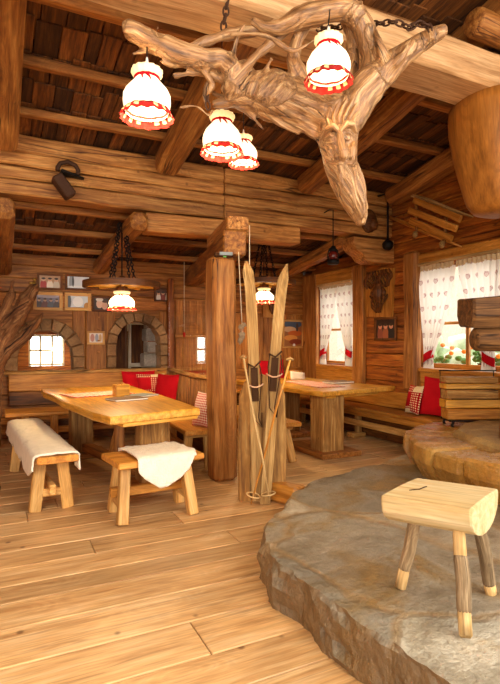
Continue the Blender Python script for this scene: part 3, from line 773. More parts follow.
def curtain(label, ya, yb, ztop, ytie, ztie, wtie, zbot, group='heart print curtains'):
    root = thing('heart_print_curtain', (WX - .03, (ya + yb) / 2, zbot), label, 'curtain', group)
    mb = MB(); X0 = WX - .045; nf = 7; full = abs(yb - ya) * 1.25
    sgn = 1 if yb > ya else -1
    def edges(z):
        if z >= ztie:
            t = (ztop - z) / (ztop - ztie); s = t ** 1.12
            return lerp(ya, ytie - sgn * wtie / 2, s), lerp(yb, ytie + sgn * wtie / 2, t ** 1.45)
        t = (ztie - z) / (ztie - zbot)
        return ytie - sgn * wtie / 2 * (1 + .5 * t), ytie + sgn * wtie / 2 * (1 + .5 * t)
    def fn(u, v):
        z = lerp(zbot, ztop, v); a, b = edges(z); wdt = abs(b - a)
        amp = .012 + .016 * (1 - min(1, wdt / (abs(yb - ya) + 1e-6)))
        return (X0 + amp * math.sin(u * nf * 2 * math.pi + 1.5 * math.sin(v * 2)), lerp(a, b, u), z)
    mb.grid(fn, 56, 30, rn=.5, gfn=lambda u, v: V3((u * full, lerp(zbot, ztop, v), 0)))
    cl = mb.build('cloth', [M['curtain']], root)
    mb = MB()
    mb.grid(lambda u, v: (X0 - .012 + .014 * math.sin(u * 60), lerp(ya, yb, u), ztop - .02 + .07 * v + .006 * math.sin(u * 75)), 90, 2, rn=.5)
    mb.build('header', [M['lace']], cl)
    mb = MB(); ang = [2 * math.pi * k / 16 for k in range(16)]
    vs = []
    for dz in (-.05, .05):
        for a in ang: vs.append((X0 + (.045) * math.cos(a), ytie + (wtie / 2 + .012) * math.sin(a), ztie + dz + .04 * math.sin(a) * sgn))
    mb.add(vs, [(k, (k + 1) % 16, 16 + (k + 1) % 16, 16 + k) for k in range(16)], smooth=True)
    o = mb.build('tie_back', [M['red']], root); o['label'] = 'red tie-back band'
M['lace'] = plain('curtain_header_cloth', srgb('#c9ad84'), rough=.9, bump=.5, bscale=150, var=.35, vscale=40)
curtain('left curtain of the large window, tied back with a red band', 4.93, 4.31, 2.22, 4.72, 1.14, .13, 1.0 - .1)
curtain('right curtain of the large window, partly behind the hearth timbers', 3.68, 4.28, 2.22, 3.86, 1.14, .13, 1.0 - .1)
curtain('left curtain of the small window, tied back with a red band', 7.12, 6.64, 2.2, 7.02, 1.14, .12, .95)
curtain('right curtain of the small window next to the casing', 6.24, 6.70, 2.2, 6.33, 1.17, .10, .95)

# ------------------------------------------------------------------ raised flagstone platform and round hearth
def platform():
    top = [(1.36, .25), (1.33, .8), (1.31, 1.25), (1.28, 1.63), (1.255, 1.89), (1.24, 2.15), (1.27, 2.36), (1.31, 2.52), (1.42, 2.74), (1.60, 2.95),
           (1.83, 3.14), (2.02, 3.32), (2.23, 3.47), (2.44, 3.55), (2.65, 3.60), (3.0, 3.68), (3.5, 3.86), (4.2, 4.1), (4.74, 4.14), (4.74, 3.0), (4.74, .25)]
    pts = []
    for i in range(len(top)):                      # subdivide and roughen the outline
        a, b = V3((*top[i], 0)), V3((*top[(i + 1) % len(top)], 0)); n = max(1, int((b - a).length / .035))
        for k in range(n):
            p = a.lerp(b, k / n)
            if p.x < 4.7 and p.y > .3: p += V3((noise.noise(p * 4.5) * .035 + noise.noise(p * 14) * .014, noise.noise(p * 4.5 + V3((9, 2, 1))) * .035, 0))
            pts.append(p)
    cen = V3((3.1, 1.9, 0)); mb = MB(); n = len(pts); vs = []
    rings = [(-.02, 1.03), (.03, 1.035), (.07, 1.025), (.11, 1.03), (.15, 1.018), (.18, 1.006), (.20, .99)] + [(.2, 1 - .025 - .0425 * k) for k in range(1, 22)]
    for j, (z, f) in enumerate(rings):
        for p in pts:
            d = p - cen
            if j < 7: ff = 1 + (f - 1) * .55 * min(1, 1.3 / max(d.length, .1)) ; q = cen + d * ff
            else: q = cen + d * f
            if j < 7:
                lay = noise.noise(V3((q.x * 6, q.y * 6, z * 22))) * .028 + noise.noise(V3((q.x * 18, q.y * 18, z * 50))) * .018 - .012
                q = q + d.normalized() * lay
            q.x = min(q.x, 4.75); q.y = max(q.y, .2)
            zz = z + (noise.noise(V3((q.x * 2.2, q.y * 2.2, 3))) * .016 + noise.noise(V3((q.x * 9, q.y * 9, 5))) * .006 if z > .12 else 0)
            vs.append(V3((q.x, q.y, zz)))
    fs = [(j * n + k, j * n + (k + 1) % n, (j + 1) * n + (k + 1) % n, (j + 1) * n + k) for j in range(len(rings) - 1) for k in range(n)]
    b = (len(rings) - 1) * n; vs.append(V3((cen.x, cen.y, .2))); fs += [(b + k, b + (k + 1) % n, len(vs) - 1) for k in range(n)]
    mb.add(vs, fs, None, .5, smooth=False)
    return mb.build('stone_platform', [M['slab']])
tag(platform(), 'low raised platform of grey brown flagstones with a rough edge', 'stone platform')

def hearth():
    root = thing('round_hearth', (4.0, 2.65, .2), 'round open hearth of wedge shaped stone blocks on the flagstone platform', 'hearth')
    cx, cy, R, r, z0, z1 = 4.39, 2.70, 1.37, .95, .19, .475
    na = 26
    for k in range(na):
        a0 = 2 * math.pi * k / na + .03; a1 = a0 + 2 * math.pi / na
        am = (a0 + a1) / 2
        if cx + R * math.cos(am) > 4.72 or cx + R * max(math.cos(a0), math.cos(a1)) > 4.74: continue
        mb = MB(); g = .010; vs = []; ro = R + RN.uniform(-.022, .022); n = 6; zt = z1 + RN.uniform(-.012, .012)
        sect = [(r, z0), (ro - .07, z0), (ro - .03, z0 + .07), (ro + .01, z0 + .16), (ro + .005, zt - .02), (ro - .02, zt), (r + .2, zt), (r, zt)]
        for i in range(n + 1):
            a = lerp(a0, a1, i / n)
            e = .012 if i in (0, n) else 0
            for q, (rr, z) in enumerate(sect):
                jj = noise.noise(V3((a * 9, z * 9, rr * 9))) * .022 if q in (2, 3) else 0
                aa = a + (g / rr if i == 0 else (-g / rr if i == n else 0))
                vs.append((cx + (rr - e * (q in (1, 2, 3, 4, 5)) + jj) * math.cos(aa), cy + (rr - e * (q in (1, 2, 3, 4, 5)) + jj) * math.sin(aa), z - (e if q in (4, 5, 6) else 0) * .5))
        s_ = len(sect)
        fs = [(i * s_ + q, i * s_ + (q + 1) % s_, (i + 1) * s_ + (q + 1) % s_, (i + 1) * s_ + q) for i in range(n) for q in range(s_)]
        fs += [tuple(range(s_))[::-1], tuple(range(n * s_, (n + 1) * s_))]
        mb.add(vs, [f[::-1] for f in fs], [V3(v) for v in vs]); mb.build('rim_block', [M['hearth']], root)
    # fire bed with a rough raised stone front
    mb = MB(); vs = []; na = 60; prof = [(.96, .19), (.955, .40), (.945, .50), (.91, .535), (.80, .54), (.5, .53), (.02, .53)]
    for j, (rr, z) in enumerate(prof):
        for k in range(na):
            a = 2 * math.pi * k / na
            f = rr + (noise.noise(V3((math.cos(a) * 4, math.sin(a) * 4, z * 8))) * .045 if 0 < j < 4 else 0)
            x = min(cx + f * math.cos(a), 4.74); y = cy + f * math.sin(a)
            vs.append((x, y, z + (noise.noise(V3((x * 5, y * 5, 2))) * .02 if j > 1 else 0)))
    fs = [(j * na + k, j * na + (k + 1) % na, (j + 1) * na + (k + 1) % na, (j + 1) * na + k) for j in range(len(prof) - 1) for k in range(na)]
    fs.append(tuple(range((len(prof) - 1) * na, len(prof) * na)))
    mb.add(vs, fs, None, .5); mb.build('fire_bed', [M['hearthrough']], root)
hearth()

# iron rack holding split planks of firewood on the hearth
fr = V3((.899, -.438, 0)); rt = V3((.438, .899, 0))
A = V3((4.017, 3.715, 0.533)); LR = .60
rk = thing('log_rack', (A.x, A.y, .455), 'black iron fire rack holding split planks on the hearth', 'fire rack')
mb = MB()
zb = A.z
mb.tube([A - fr * .0, A + fr * LR], .009, 6)
mb.tube([A + rt * .22, A + rt * .22 + fr * LR], .009, 6)
mb.tube([A + fr * .02, A + fr * .02 + rt * .22], .009, 6); mb.tube([A + fr * (LR - .05), A + fr * (LR - .05) + rt * .22], .009, 6)
mb.build('base_bars', [M['iron']], rk)
for s in (.05, LR - .08):
    for q in (0, .22):
        p = A + fr * s + rt * q
        zf_ = .45 if s < .5 else .53
        mb = MB(); mb.tube([p, V3((p.x - fr.x * .02, p.y - fr.y * .02, (p.z + zf_) / 2)), V3((p.x, p.y, zf_))], .014, 7); mb.build('foot', [M['iron']], rk)
zt = (4.017, 3.715, 1.021)[2]
mb = MB(); mb.tube([V3((A.x, A.y, zt)) + rt * .27, V3((A.x, A.y, zt)) + rt * .27 + fr * LR], .007, 6); mb.build('top_rod', [M['iron']], rk)
mb = MB(); mb.tube([A + rt * .22 + fr * (LR - .03), V3((A.x, A.y, zt)) + rt * .27 + fr * (LR - .03)], .005, 6); mb.build('rack_upright', [M['iron']], rk)
mb = MB(); mb.tube([A + rt * .22 + fr * .01, V3((A.x, A.y, zt)) + rt * .27 + fr * .01], .005, 6); mb.build('rack_upright', [M['iron']], rk)
mb = MB(); zm_ = (4.017, 3.715, 0.752)[2]; mb.tube([V3((A.x, A.y, zm_)) - rt * .012 + fr * .02, V3((A.x, A.y, zm_)) - rt * .012 + fr * LR], .006, 6); mb.build('front_bar', [M['iron']], rk)
zs_ = [(4.017, 3.715, 0.533)[2] + .012, (4.017, 3.715, 0.653)[2], (4.017, 3.715, 0.742)[2], (4.017, 3.715, 0.842)[2], (4.017, 3.715, 0.902)[2], (4.017, 3.715, 0.966)[2]]
nm = ['bottom yellow split plank on the iron fire rack', 'second yellow split plank from the bottom of the iron fire rack', 'grey bark faced split plank with a knot, middle of the fire rack',
      'bright yellow split plank near the top of the fire rack', 'topmost grey weathered split plank on the fire rack']
mt = ['bench', 'table', 'weathered', 'table', 'weathered']
for i in range(5):
    mb = MB(); h = zs_[i + 1] - zs_[i]; zc = (zs_[i + 1] + zs_[i]) / 2
    o_ = A + rt * (.10 + [0, .03, .035, .05, .07][i]); off = [-.01, -.015, .0, -.01, .0][i]
    mb.beam(V3((o_.x, o_.y, zc)) + fr * off, V3((o_.x, o_.y, zc)) + fr * (LR - .06 + RN.uniform(-.03, .02)), .18, h - .004, bev=.008, jit=.004)
    tag(mb.build('split_plank', [M[mt[i]]]), nm[i], 'firewood', 'split planks on the fire rack')

# hewn timber cap, round log and mast standing in the hearth, and the smoke hood above
C_ = V3((3.798, 2.710, 0.856)); 
mast = thing('hearth_mast', (C_.x, C_.y, .53), 'wooden mast with a hewn timber cap and round log standing in the hearth', 'mast')
mb = MB(); mb.tube([(C_.x, C_.y, .52), (C_.x, C_.y, 1.0), (C_.x, C_.y, 1.43)], [.215, .19, .17], 18); mb.build('shaft', [M['weathered']], mast)
P0, P1 = V3((3.222, 2.823, 1.551)), V3((4.020, 2.435, 1.551))
mb = MB(); 
prof = [(-.15, .10), (.16, .125), (.17, -.03), (.12, -.125), (-.11, -.14), (-.16, -.05)]
vs = []; ts_ = [0, .02, .45, .98, 1]
for j, t in enumerate(ts_):
    f = (.9, 1, 1, 1, .9)[j]; o_ = P0.lerp(P1, t); o_.z = P0.z
    for (q, z) in prof: vs.append(o_ + rt * q * f + V3((0, 0, z * f * (1 if t > .1 else .9) + .02 * (t > .1))))
fs = [(j * 6 + k, j * 6 + (k + 1) % 6, (j + 1) * 6 + (k + 1) % 6, (j + 1) * 6 + k) for j in range(4) for k in range(6)] + [tuple(range(6)), tuple(range(29, 23, -1))]
mb.add(vs, fs, [V3(((v - P0).dot(fr), (v - P0).dot(rt), v.z)) for v in vs], .3); mb.build('timber_cap', [M['oldlog']], mast)
L0, L1 = V3((3.236, 2.761, 1.343)), V3((3.934, 2.420, 1.335))
mb = MB(); mb.tube([L0, L0.lerp(L1, .03), L0.lerp(L1, .5), L1], [.07, .092, .095, .09], 16); mb.build('round_log', [M['oldlog']], mast)
mb = MB(); mb.lathe((C_.x, C_.y, 0), [(.20, P0.z + .10), (.17, P0.z + .19), (.12, P0.z + .3), (.05, P0.z + .4), (.01, P0.z + .42)], 20); mb.build('cone_top', [M['pine']], mast)

hd = thing('smoke_hood', (3.57, 2.78, 2.33), 'smooth tapered brown smoke hood hanging from the ridge beam over the hearth', 'smoke hood')
mb = MB()
mb.lathe((3.57, 2.78, 0), [(.04, 2.325), (.12, 2.325), (.20, 2.35), (.245, 2.41), (.27, 2.5), (.30, 2.62), (.34, 2.8), (.37, 3.0), (.375, 3.12), (.37, 3.2)], 36,
         wob=lambda r, z, a, j: r * (1 + .03 * math.sin(a * 3 + 1) + .02 * math.sin(a * 5 + z * 3)))
mb.build('hood_body', [M['hood']], hd)

# low timber block beside the platform
mb = MB(); mb.beam((2.06, 3.77, .075), (2.16, 3.50, .08), .15, .15, bev=.02, jit=.008)
tag(mb.build('timber_block', [M['bench']]), 'short timber block on the floor between the ski post and the flagstones', 'block')

# ------------------------------------------------------------------ half log stool
def stool():
    a = V3((1.475, 1.72, 0)); b = V3((1.665, 1.435, 0)); c = V3((1.975, 1.57, 0)); d = V3((1.80, 1.855, 0))
    cen = (a + b + c + d) / 4
    root = thing('log_stool', (cen.x, cen.y, .2), 'pale half log stool with three branch legs on the flagstones', 'stool')
    ax = ((b - a) + (c - d)).normalized(); sd = ((d - a) + (c - b)).normalized()
    L, Wd, zt, th = .36, .37, .665, .145
    mb = MB(); sec = [(-.5, 0.0), (-.505, -.02)]
    for k in range(1, 10):
        t = math.pi * k / 10; sec.append((-.5 * math.cos(t) * (1.0), -.025 - (th - .025) * math.sin(t) ** .85))
    sec += [(.505, -.02), (.5, 0.0)] + [(.25, .003), (0, .004), (-.25, .003)]
    n = len(sec); vs = []; gs = []
    for j, (t, f) in enumerate([(-.5, .955), (-.48, .99), (-.25, 1), (0, 1), (.25, 1), (.48, .99), (.5, .955)]):
        for i, (x, z) in enumerate(sec):
            zz = z if z >= -.001 else z * f
            wv = .004 * noise.noise(V3((t * 5, x * 5, z * 20)))
            p = cen + ax * (t * L * (1.0)) + sd * (x * Wd * f + wv) + V3((0, 0, zt + zz - (.006 if f < .96 else 0)))
            vs.append(p); gs.append(V3((t * L + 3, x * Wd + 7, z + .3)))
    fs = [(j * n + k, j * n + (k + 1) % n, (j + 1) * n + (k + 1) % n, (j + 1) * n + k) for j in range(6) for k in range(n)]
    fs = [f[::-1] for f in fs] + [tuple(range(n)), tuple(range(7 * n - 1, 6 * n - 1, -1))]
    mb.add(vs, [f[::-1] for f in fs], gs, .5); mb.build('seat', [M['pale']], root)
    mb = MB(); q = cen + ax * -.11 + sd * -.06; 
    mb.tube([q + V3((0, 0, zt + .004)), q + ax * .03 + sd * .035 + V3((0, 0, zt + .006)), q + ax * .035 + sd * .10 + V3((0, 0, zt + .005))], .0025, 5); mb.build('crack', [M['leather']], root)
    feet = [(V3((1.63, 1.79, .2)), cen + ax * -.11 + sd * .02), (V3((1.585, 1.385, .2)), cen + ax * .105 + sd * -.10), (V3((1.955, 1.57, .2)), cen + ax * .115 + sd * .10)]
    for i, (f, tp) in enumerate(feet):
        tp = V3((tp.x, tp.y, zt - .10)); top = f.lerp(tp, 1.0); k_ = (.28, .24, .16)[i]; lo, hi = f.lerp(top, k_), f.lerp(top, (.84, .68, .9)[i])
        lo2, hi2 = f.lerp(top, k_ - .03), f.lerp(top, (.88, .72, .94)[i])
        mb = MB(); mb.tube([f + V3((0, 0, .006)), f.lerp(top, .02), lo], [.021, .025, .0255], 12, mi=0)
        mb.tube([lo2, lo, f.lerp(top, .5) + V3((.004, -.003, 0)), hi, hi2], [.0255, .028, .029, .028, .0255], 12, mi=1)
        mb.tube([hi, f.lerp(top, .9), top], [.026, .025, .022], 12, mi=0)
        mb.build('leg', [M['peel'], M['bark']], root)
stool()

# ------------------------------------------------------------------ tables and benches
def bench_legs(root, p, across, along, zt, spread, w=.085, mat='pine'):
    """a splayed pair of board legs with a low spreader"""
    for s in (-1, 1):
        t = V3((p[0], p[1], zt)) + across * s * spread * .62; f = V3((p[0], p[1], 0)) + across * s * spread
        mb = MB(); mb.beam(f, t, w, .055, up=along, bev=.006, jit=.002, n=3); mb.build('leg', [M[mat]], root)

def left_bench():
    a, b = V3((.385, 4.02, 0)), V3((.225, 6.1, 0)); d = (b - a).normalized(); s = V3((d.y, -d.x, 0))
    root = thing('long_bench', ((a + b) / 2).to_tuple(), 'long wooden bench covered with a cream sheepskin at the left table side', 'bench')
    root.location = (a + b) / 2; ORG[root] = V3(root.location)
    mb = MB(); mb.beam(a + V3((0, 0, .445)), b + V3((0, 0, .445)), .30, .05, bev=.01, jit=.004); mb.build('seat', [M['bench']], root)
    for t in (.30, 1.75):
        p = a + d * t; bench_legs(root, p, s, d, .42, .125, .09)
        mb = MB(); mb.beam(p - s * .14 + V3((0, 0, .395)), p + s * .14 + V3((0, 0, .395)), .07, .05); mb.build('cross_bar', [M['pine']], root)
        mb = MB(); mb.beam(p - s * .10 + V3((0, 0, .14)), p + s * .10 + V3((0, 0, .14)), .05, .06); mb.build('cross_bar', [M['pine']], root)
    mb = MB(); mb.beam(a + d * .22 + V3((0, 0, .17)), a + d * 1.83 + V3((0, 0, .17)), .05, .08); mb.build('stretcher', [M['pine']], root)
    return a, b, d, s
a_, b_, d_, s_ = left_bench()

def fur(name, label, org, o, d, s, L, ws, drop_l, drop_r, zt, seed, flap=None):
    """sheepskin draped over a bench: o start on the axis, d along, s across, ws half width"""
    mb = MB(); nu, nv = 44, 40
    def fn(u, v):
        t = u * L
        dl, dr = drop_l(u), drop_r(u)
        tot = dl + 2 * ws + dr; q = v * tot
        e = .006 * noise.noise(V3((u * 9, v * 9, seed)))
        if q < dl: x, z = -ws - .014 - .02 * (1 - q / dl if dl else 0) * .6, zt - (dl - q)
        elif q > dl + 2 * ws: x, z = ws + .014, zt - (q - dl - 2 * ws)
        else:
            x = q - dl - ws; k = (abs(x) / ws) ** 8; z = zt + .018 * (1 - k) + .002; x *= 1 + .014 / ws * k
        bump_ = .010 * noise.noise(V3((t * 7, q * 7, seed))) + .008 * noise.noise(V3((t * 26, q * 26, seed)))
        p = o + d * (t + .02 * noise.noise(V3((q * 8, seed, u * 3))) * (1 if u in (0, 1) else .3)) + s * x + V3((0, 0, z))
        p += (V3((0, 0, abs(bump_))) if dl <= q <= dl + 2 * ws else s * (abs(bump_) * (-1 if q < dl else 1)))
        return p
    mb.grid(fn, nu, nv, rn=.5)
    ob = mb.build(name, [M['fur']], org=org)
    md = ob.modifiers.new('thickness', 'SOLIDIFY'); md.thickness = .012; md.offset = 1 
    return tag(ob, label, 'sheepskin', 'sheepskins on the benches')
nz = lambda u, k: .035 * noise.noise(V3((u * 4.5, k, .3))) + .02 * noise.noise(V3((u * 13, k, 2)))
fur('sheepskin', 'long cream sheepskin draped over the left bench', (a_ + d_ * .9 + V3((0, 0, .47))).to_tuple(), a_ + d_ * .045, d_, s_, 1.95, .15,
    lambda u: max(.02, .19 * (1 - .35 * u) + nz(u, 4) + (-.05 if .30 < u < .36 or .62 < u < .68 else 0) - .08 * max(0, .12 - u) / .12), lambda u: max(.015, .055 + nz(u, 8) + (.07 if u < .09 else 0)), .472, 3)

def short_bench():
    x0, x1, yc, zt = .73, 1.41, 3.90, .455
    root = thing('short_bench', (1.07, yc, 0), 'short splay legged bench with a cream sheepskin at the near table end', 'bench')
    mb = MB(); mb.beam((x0, yc - .02, zt - .025), (x1, yc + .06, zt - .025), .42, .05, bev=.008, jit=.002); mb.build('seat', [M['bench']], root)
    for x, dx in ((.83, -.04), (1.29, .04)):
        for s in (-1, 1):
            mb = MB(); mb.beam((x + dx, yc + .0 + s * .175, 0), (x, yc + .02 + s * .10, zt - .05), .085, .075, up=(1, 0, 0), bev=.006); mb.build('leg', [M['pine']], root)
        mb = MB(); mb.beam((x + dx * .8, yc - .15, .13), (x + dx * .8, yc + .17, .13), .05, .07, bev=.006); mb.build('cross_bar', [M['pine']], root)
    mb = MB(); mb.beam((.74, yc + .01, .19), (1.38, yc + .03, .19), .06, .07, bev=.006); mb.build('stretcher', [M['bench']], root)
short_bench()
fur('sheepskin', 'smaller cream sheepskin hanging over the front of the short bench', (1.1, 3.9, .46), V3((.87, 3.905, 0)), V3((.993, .117, 0)).normalized(), V3((-.117, .993, 0)).normalized(), .46, .21,
    lambda u: max(.012, .21 * max(0, math.sin(math.pi * min(1, max(0, .08 + u * .95)))) ** .7 + nz(u, 2) * .5), lambda u: max(.012, .04 + nz(u, 6) * .5), .457, 8)

def left_table():
    root = thing('dining_table', (1.05, 5.3, 0), 'long golden wooden table with a live edge in the left seating corner', 'table')
    poly = [(.74, 3.90), (.9, 3.94), (1.2, 4.01), (1.52, 4.09), (1.535, 4.6), (1.53, 5.6), (1.50, 6.6), (1.0, 6.64), (.44, 6.62), (.43, 6.2), (.50, 5.7), (.53, 5.1), (.61, 4.6), (.66, 4.2)]
    mb = MB(); mb.prism(poly, .695, .76, .012, rot=math.radians(93)); mb.build('table_top', [M['table']], root)
    mb = MB(); mb.beam((.83, 3.985, .682), (1.50, 4.16, .682), .10, .03); mb.build('end_batten', [M['table']], root)
    for p, w, dd in ((V3((1.255, 4.62, 0)), .28, .22), (V3((.84, 6.2, 0)), .24, .30)):
        mb = MB(); mb.box((p.x, p.y, .37), w, dd, .65, along='z', bev=.012, jit=.003); mb.build('pedestal', [M['weathered']], root)
        mb = MB(); mb.box((p.x, p.y, .03), w + .3, dd + .1, .06, bev=.008); mb.build('foot_board', [M['post']], root)
    mb = MB(); mb.beam((.97, 4.70, 0), (.97, 4.70, .69), .085, .085, up=(0, 1, 0)); mb.build('leg', [M['post']], root)
    mb = MB(); mb.beam((1.2, 4.6, .12), (.86, 6.2, .12), .12, .09, up=(0, 0, 1)); mb.build('stretcher', [M['post']], root)
    mb = MB(); mb.beam((1.0, 5.3, .10), (1.28, 5.9, .64), .06, .09); mb.build('brace', [M['post']], root)
left_table()

def right_table():
    root = thing('dining_table', (3.8, 5.7, 0), 'golden wooden pedestal table by the small window', 'table')
    poly = [(3.255, 4.80), (3.9, 4.93), (4.37, 5.00), (4.52, 5.05), (4.44, 5.2), (4.36, 5.8), (4.33, 6.9), (3.75, 6.92), (3.10, 6.9), (3.14, 6.2), (3.19, 5.5)]
    mb = MB(); mb.prism(poly, .70, .76, .010, rot=math.radians(90)); mb.build('table_top', [M['table']], root)
    mb = MB(); mb.beam((3.35, 4.92, .685), (4.22, 5.08, .685), .11, .03); mb.build('end_batten', [M['table']], root)
    mb = MB(); mb.beam((3.46, 5.03, .05), (3.46, 5.03, .70), .29, .28, up=(0, 1, 0), bev=.008, jit=.003); mb.build('pedestal', [M['weathered']], root)
    mb = MB(); mb.box((3.5, 5.2, .03), .55, .86, .06, along='y', bev=.01); mb.build('foot_board', [M['post']], root)
    mb = MB(); mb.beam((3.7, 6.4, .05), (3.7, 6.4, .70), .3, .3, up=(0, 1, 0), bev=.02); mb.build('pedestal', [M['weathered']], root)
    mb = MB(); mb.box((3.7, 6.4, .03), .5, .7, .06, along='y', bev=.01); mb.build('foot_board', [M['post']], root)
right_table()

def wall_bench():
    root = thing('wall_bench', (4.6, 6.0, 0), 'long fixed bench along the window wall behind the right table', 'bench')
    mb = MB(); mb.beam((4.57, 4.30, .40), (4.57, FY - .03, .40), .36, .055, bev=.008, jit=.003); mb.build('seat', [M['bench']], root)
    mb = MB(); mb.beam((4.40, 4.30, .345), (4.40, FY - .03, .345), .03, .06, bev=.004); mb.build('seat_apron', [M['bench']], root)
    mb = MB(); mb.beam((WX - .045, 4.30, .545), (WX - .045, FY - .03, .545), .05, .21, bev=.008, jit=.003); mb.build('backrest', [M['bench']], root)
    for y in (4.38, 5.75, 7.2):
        mb = MB(); mb.box((4.48, y, .19), .07, .09, .37, along='z'); mb.build('leg', [M['weathered']], root)
    mb = MB(); mb.box((4.45, 5.75, .035), .22, .16, .07, along='x'); mb.build('leg_foot', [M['weathered']], root)
    mb = MB(); mb.beam((4.40, 4.4, .215), (4.40, 7.3, .215), .035, .085, bev=.006); mb.build('rail', [M['pine']], root)
    mb = MB(); mb.beam((4.64, 4.32, .14), (4.64, 7.6, .14), .03, .26); mb.build('kick_board', [M['carve']], root)
wall_bench()

def far_bench():
    root = thing('wall_bench', (1.1, 7.2, 0), 'fixed corner bench with a plank backrest under the stone arches', 'bench')
    mb = MB(); mb.beam((.05, 7.13, .425), (2.2, 7.13, .425), .5, .05, bev=.008, jit=.003); mb.build('seat', [M['bench']], root)
    mb = MB(); mb.beam((.10, FY - .09, .77), (2.28, FY - .09, .77), .06, .25, bev=.012, jit=.005); mb.build('backrest', [M['bench']], root)
    mb = MB(); mb.beam((.10, FY - .06, .55), (2.28, FY - .06, .55), .04, .2, bev=.012); mb.build('back_board', [M['carve']], root)
    for x in (.28, .62, 1.9):
        mb = MB(); mb.box((x, 6.98, .2), .09, .07, .4, along='z'); mb.build('leg', [M['bench']], root)
    mb = MB(); mb.beam((.1, 7.0, .2), (2.1, 7.0, .2), .05, .08); mb.build('rail', [M['bench']], root)
    mb = MB(); mb.beam((.1, 7.28, .15), (2.1, 7.28, .15), .03, .28); mb.build('kick_board', [M['carve']], root)
far_bench()

def side_bench():
    root = thing('side_bench', (1.9, 5.8, 0), 'bench along the stick railing on the right side of the left table', 'bench')
    mb = MB(); mb.beam((1.80, 4.76, .425), (1.93, 6.78, .425), .36, .05, bev=.008, jit=.003); mb.build('seat', [M['bench']], root)
    for y in (4.92, 6.4):
        for s in (-1, 1):
            mb = MB(); mb.beam((1.81 + s * .13 + (y - 4.9) * .06, y + .03, 0), (1.81 + s * .10 + (y - 4.9) * .06, y, .40), .085, .06, up=(0, 1, 0)); mb.build('leg', [M['pine']], root)
        mb = MB(); mb.beam((1.66 + (y - 4.9) * .06, y, .375), (1.97 + (y - 4.9) * .06, y, .375), .06, .05); mb.build('cross_bar', [M['pine']], root)
    mb = MB(); mb.beam((1.81, 4.95, .15), (1.9, 6.4, .15), .05, .09); mb.build('stretcher', [M['bench']], root)
side_bench()

# bench at the right table near the ski post (its near end shows past the post)
root = thing('side_bench', (2.75, 5.8, 0), 'bench at the right table, its pale splayed end showing behind the ski post', 'bench')
p = V3((2.861, 4.800, 0.450)); mb = MB(); mb.beam((2.74, 4.76, .425), (2.74, 6.5, .425), .42, .05, bev=.008); mb.build('seat', [M['bench']], root)
for y in (4.9, 6.2):
    for s in (-1, 1):
        mb = MB(); mb.beam((2.72 + s * .17, y - .05, 0), (2.72 + s * .09, y, .40), .09, .06, up=(0, 1, 0)); mb.build('leg', [M['pine']], root)
    mb = MB(); mb.beam((2.56, y, .375), (2.90, y, .375), .07, .05); mb.build('cross_bar', [M['pine']], root)
mb = MB(); mb.beam((2.72, 4.9, .17), (2.72, 6.2, .17), .05, .08); mb.build('stretcher', [M['pine']], root)

# stick railing with a half log rail and a glass screen on it
root = thing('stick_railing', (2.16, 6.1, 0), 'railing of thin upright sticks with a smooth half log rail between the tables', 'railing')
ra, rb_ = V3((2.10, 4.73, 0)), V3((2.26, 7.38, 0))
mb = MB(); mb.tube([ra.lerp(rb_, t) + V3((0, 0, .905 + .006 * math.sin(9 * t))) for t in [k / 10 for k in range(11)]], .042, 10, flat=.7); mb.build('top_rail', [M['weathered']], root)
mb = MB(); mb.beam(ra + V3((0, 0, .47)), rb_ + V3((0, 0, .47)), .05, .07); mb.build('lower_rail', [M['bench']], root)
mb = MB(); mb.beam(ra + V3((0, 0, .1)), rb_ + V3((0, 0, .1)), .04, .2); mb.build('base_board', [M['carve']], root)
for k in range(38):
    p = ra.lerp(rb_, (k + .5) / 38); mb = MB(); r_ = RN.uniform(.010, .015)
    mb.tube([p + V3((0, 0, .2)), p + V3((RN.uniform(-.006, .006), RN.uniform(-.006, .006), .55)), p + V3((0, 0, .885))], [r_, r_ * .9, r_ * .8], 6); mb.build('stick', [M['rafter']], root)
mb = MB(); pc = (ra + rb_) / 2; mb.beam(ra + (rb_ - ra) * .03 + V3((0, 0, 1.42)), rb_ + V3((0, 0, 1.42)), .01, .98, bev=.001)
tag(mb.build('glass_screen', [M['glass']]), 'clear glass screen standing on the stick railing', 'glass screen')

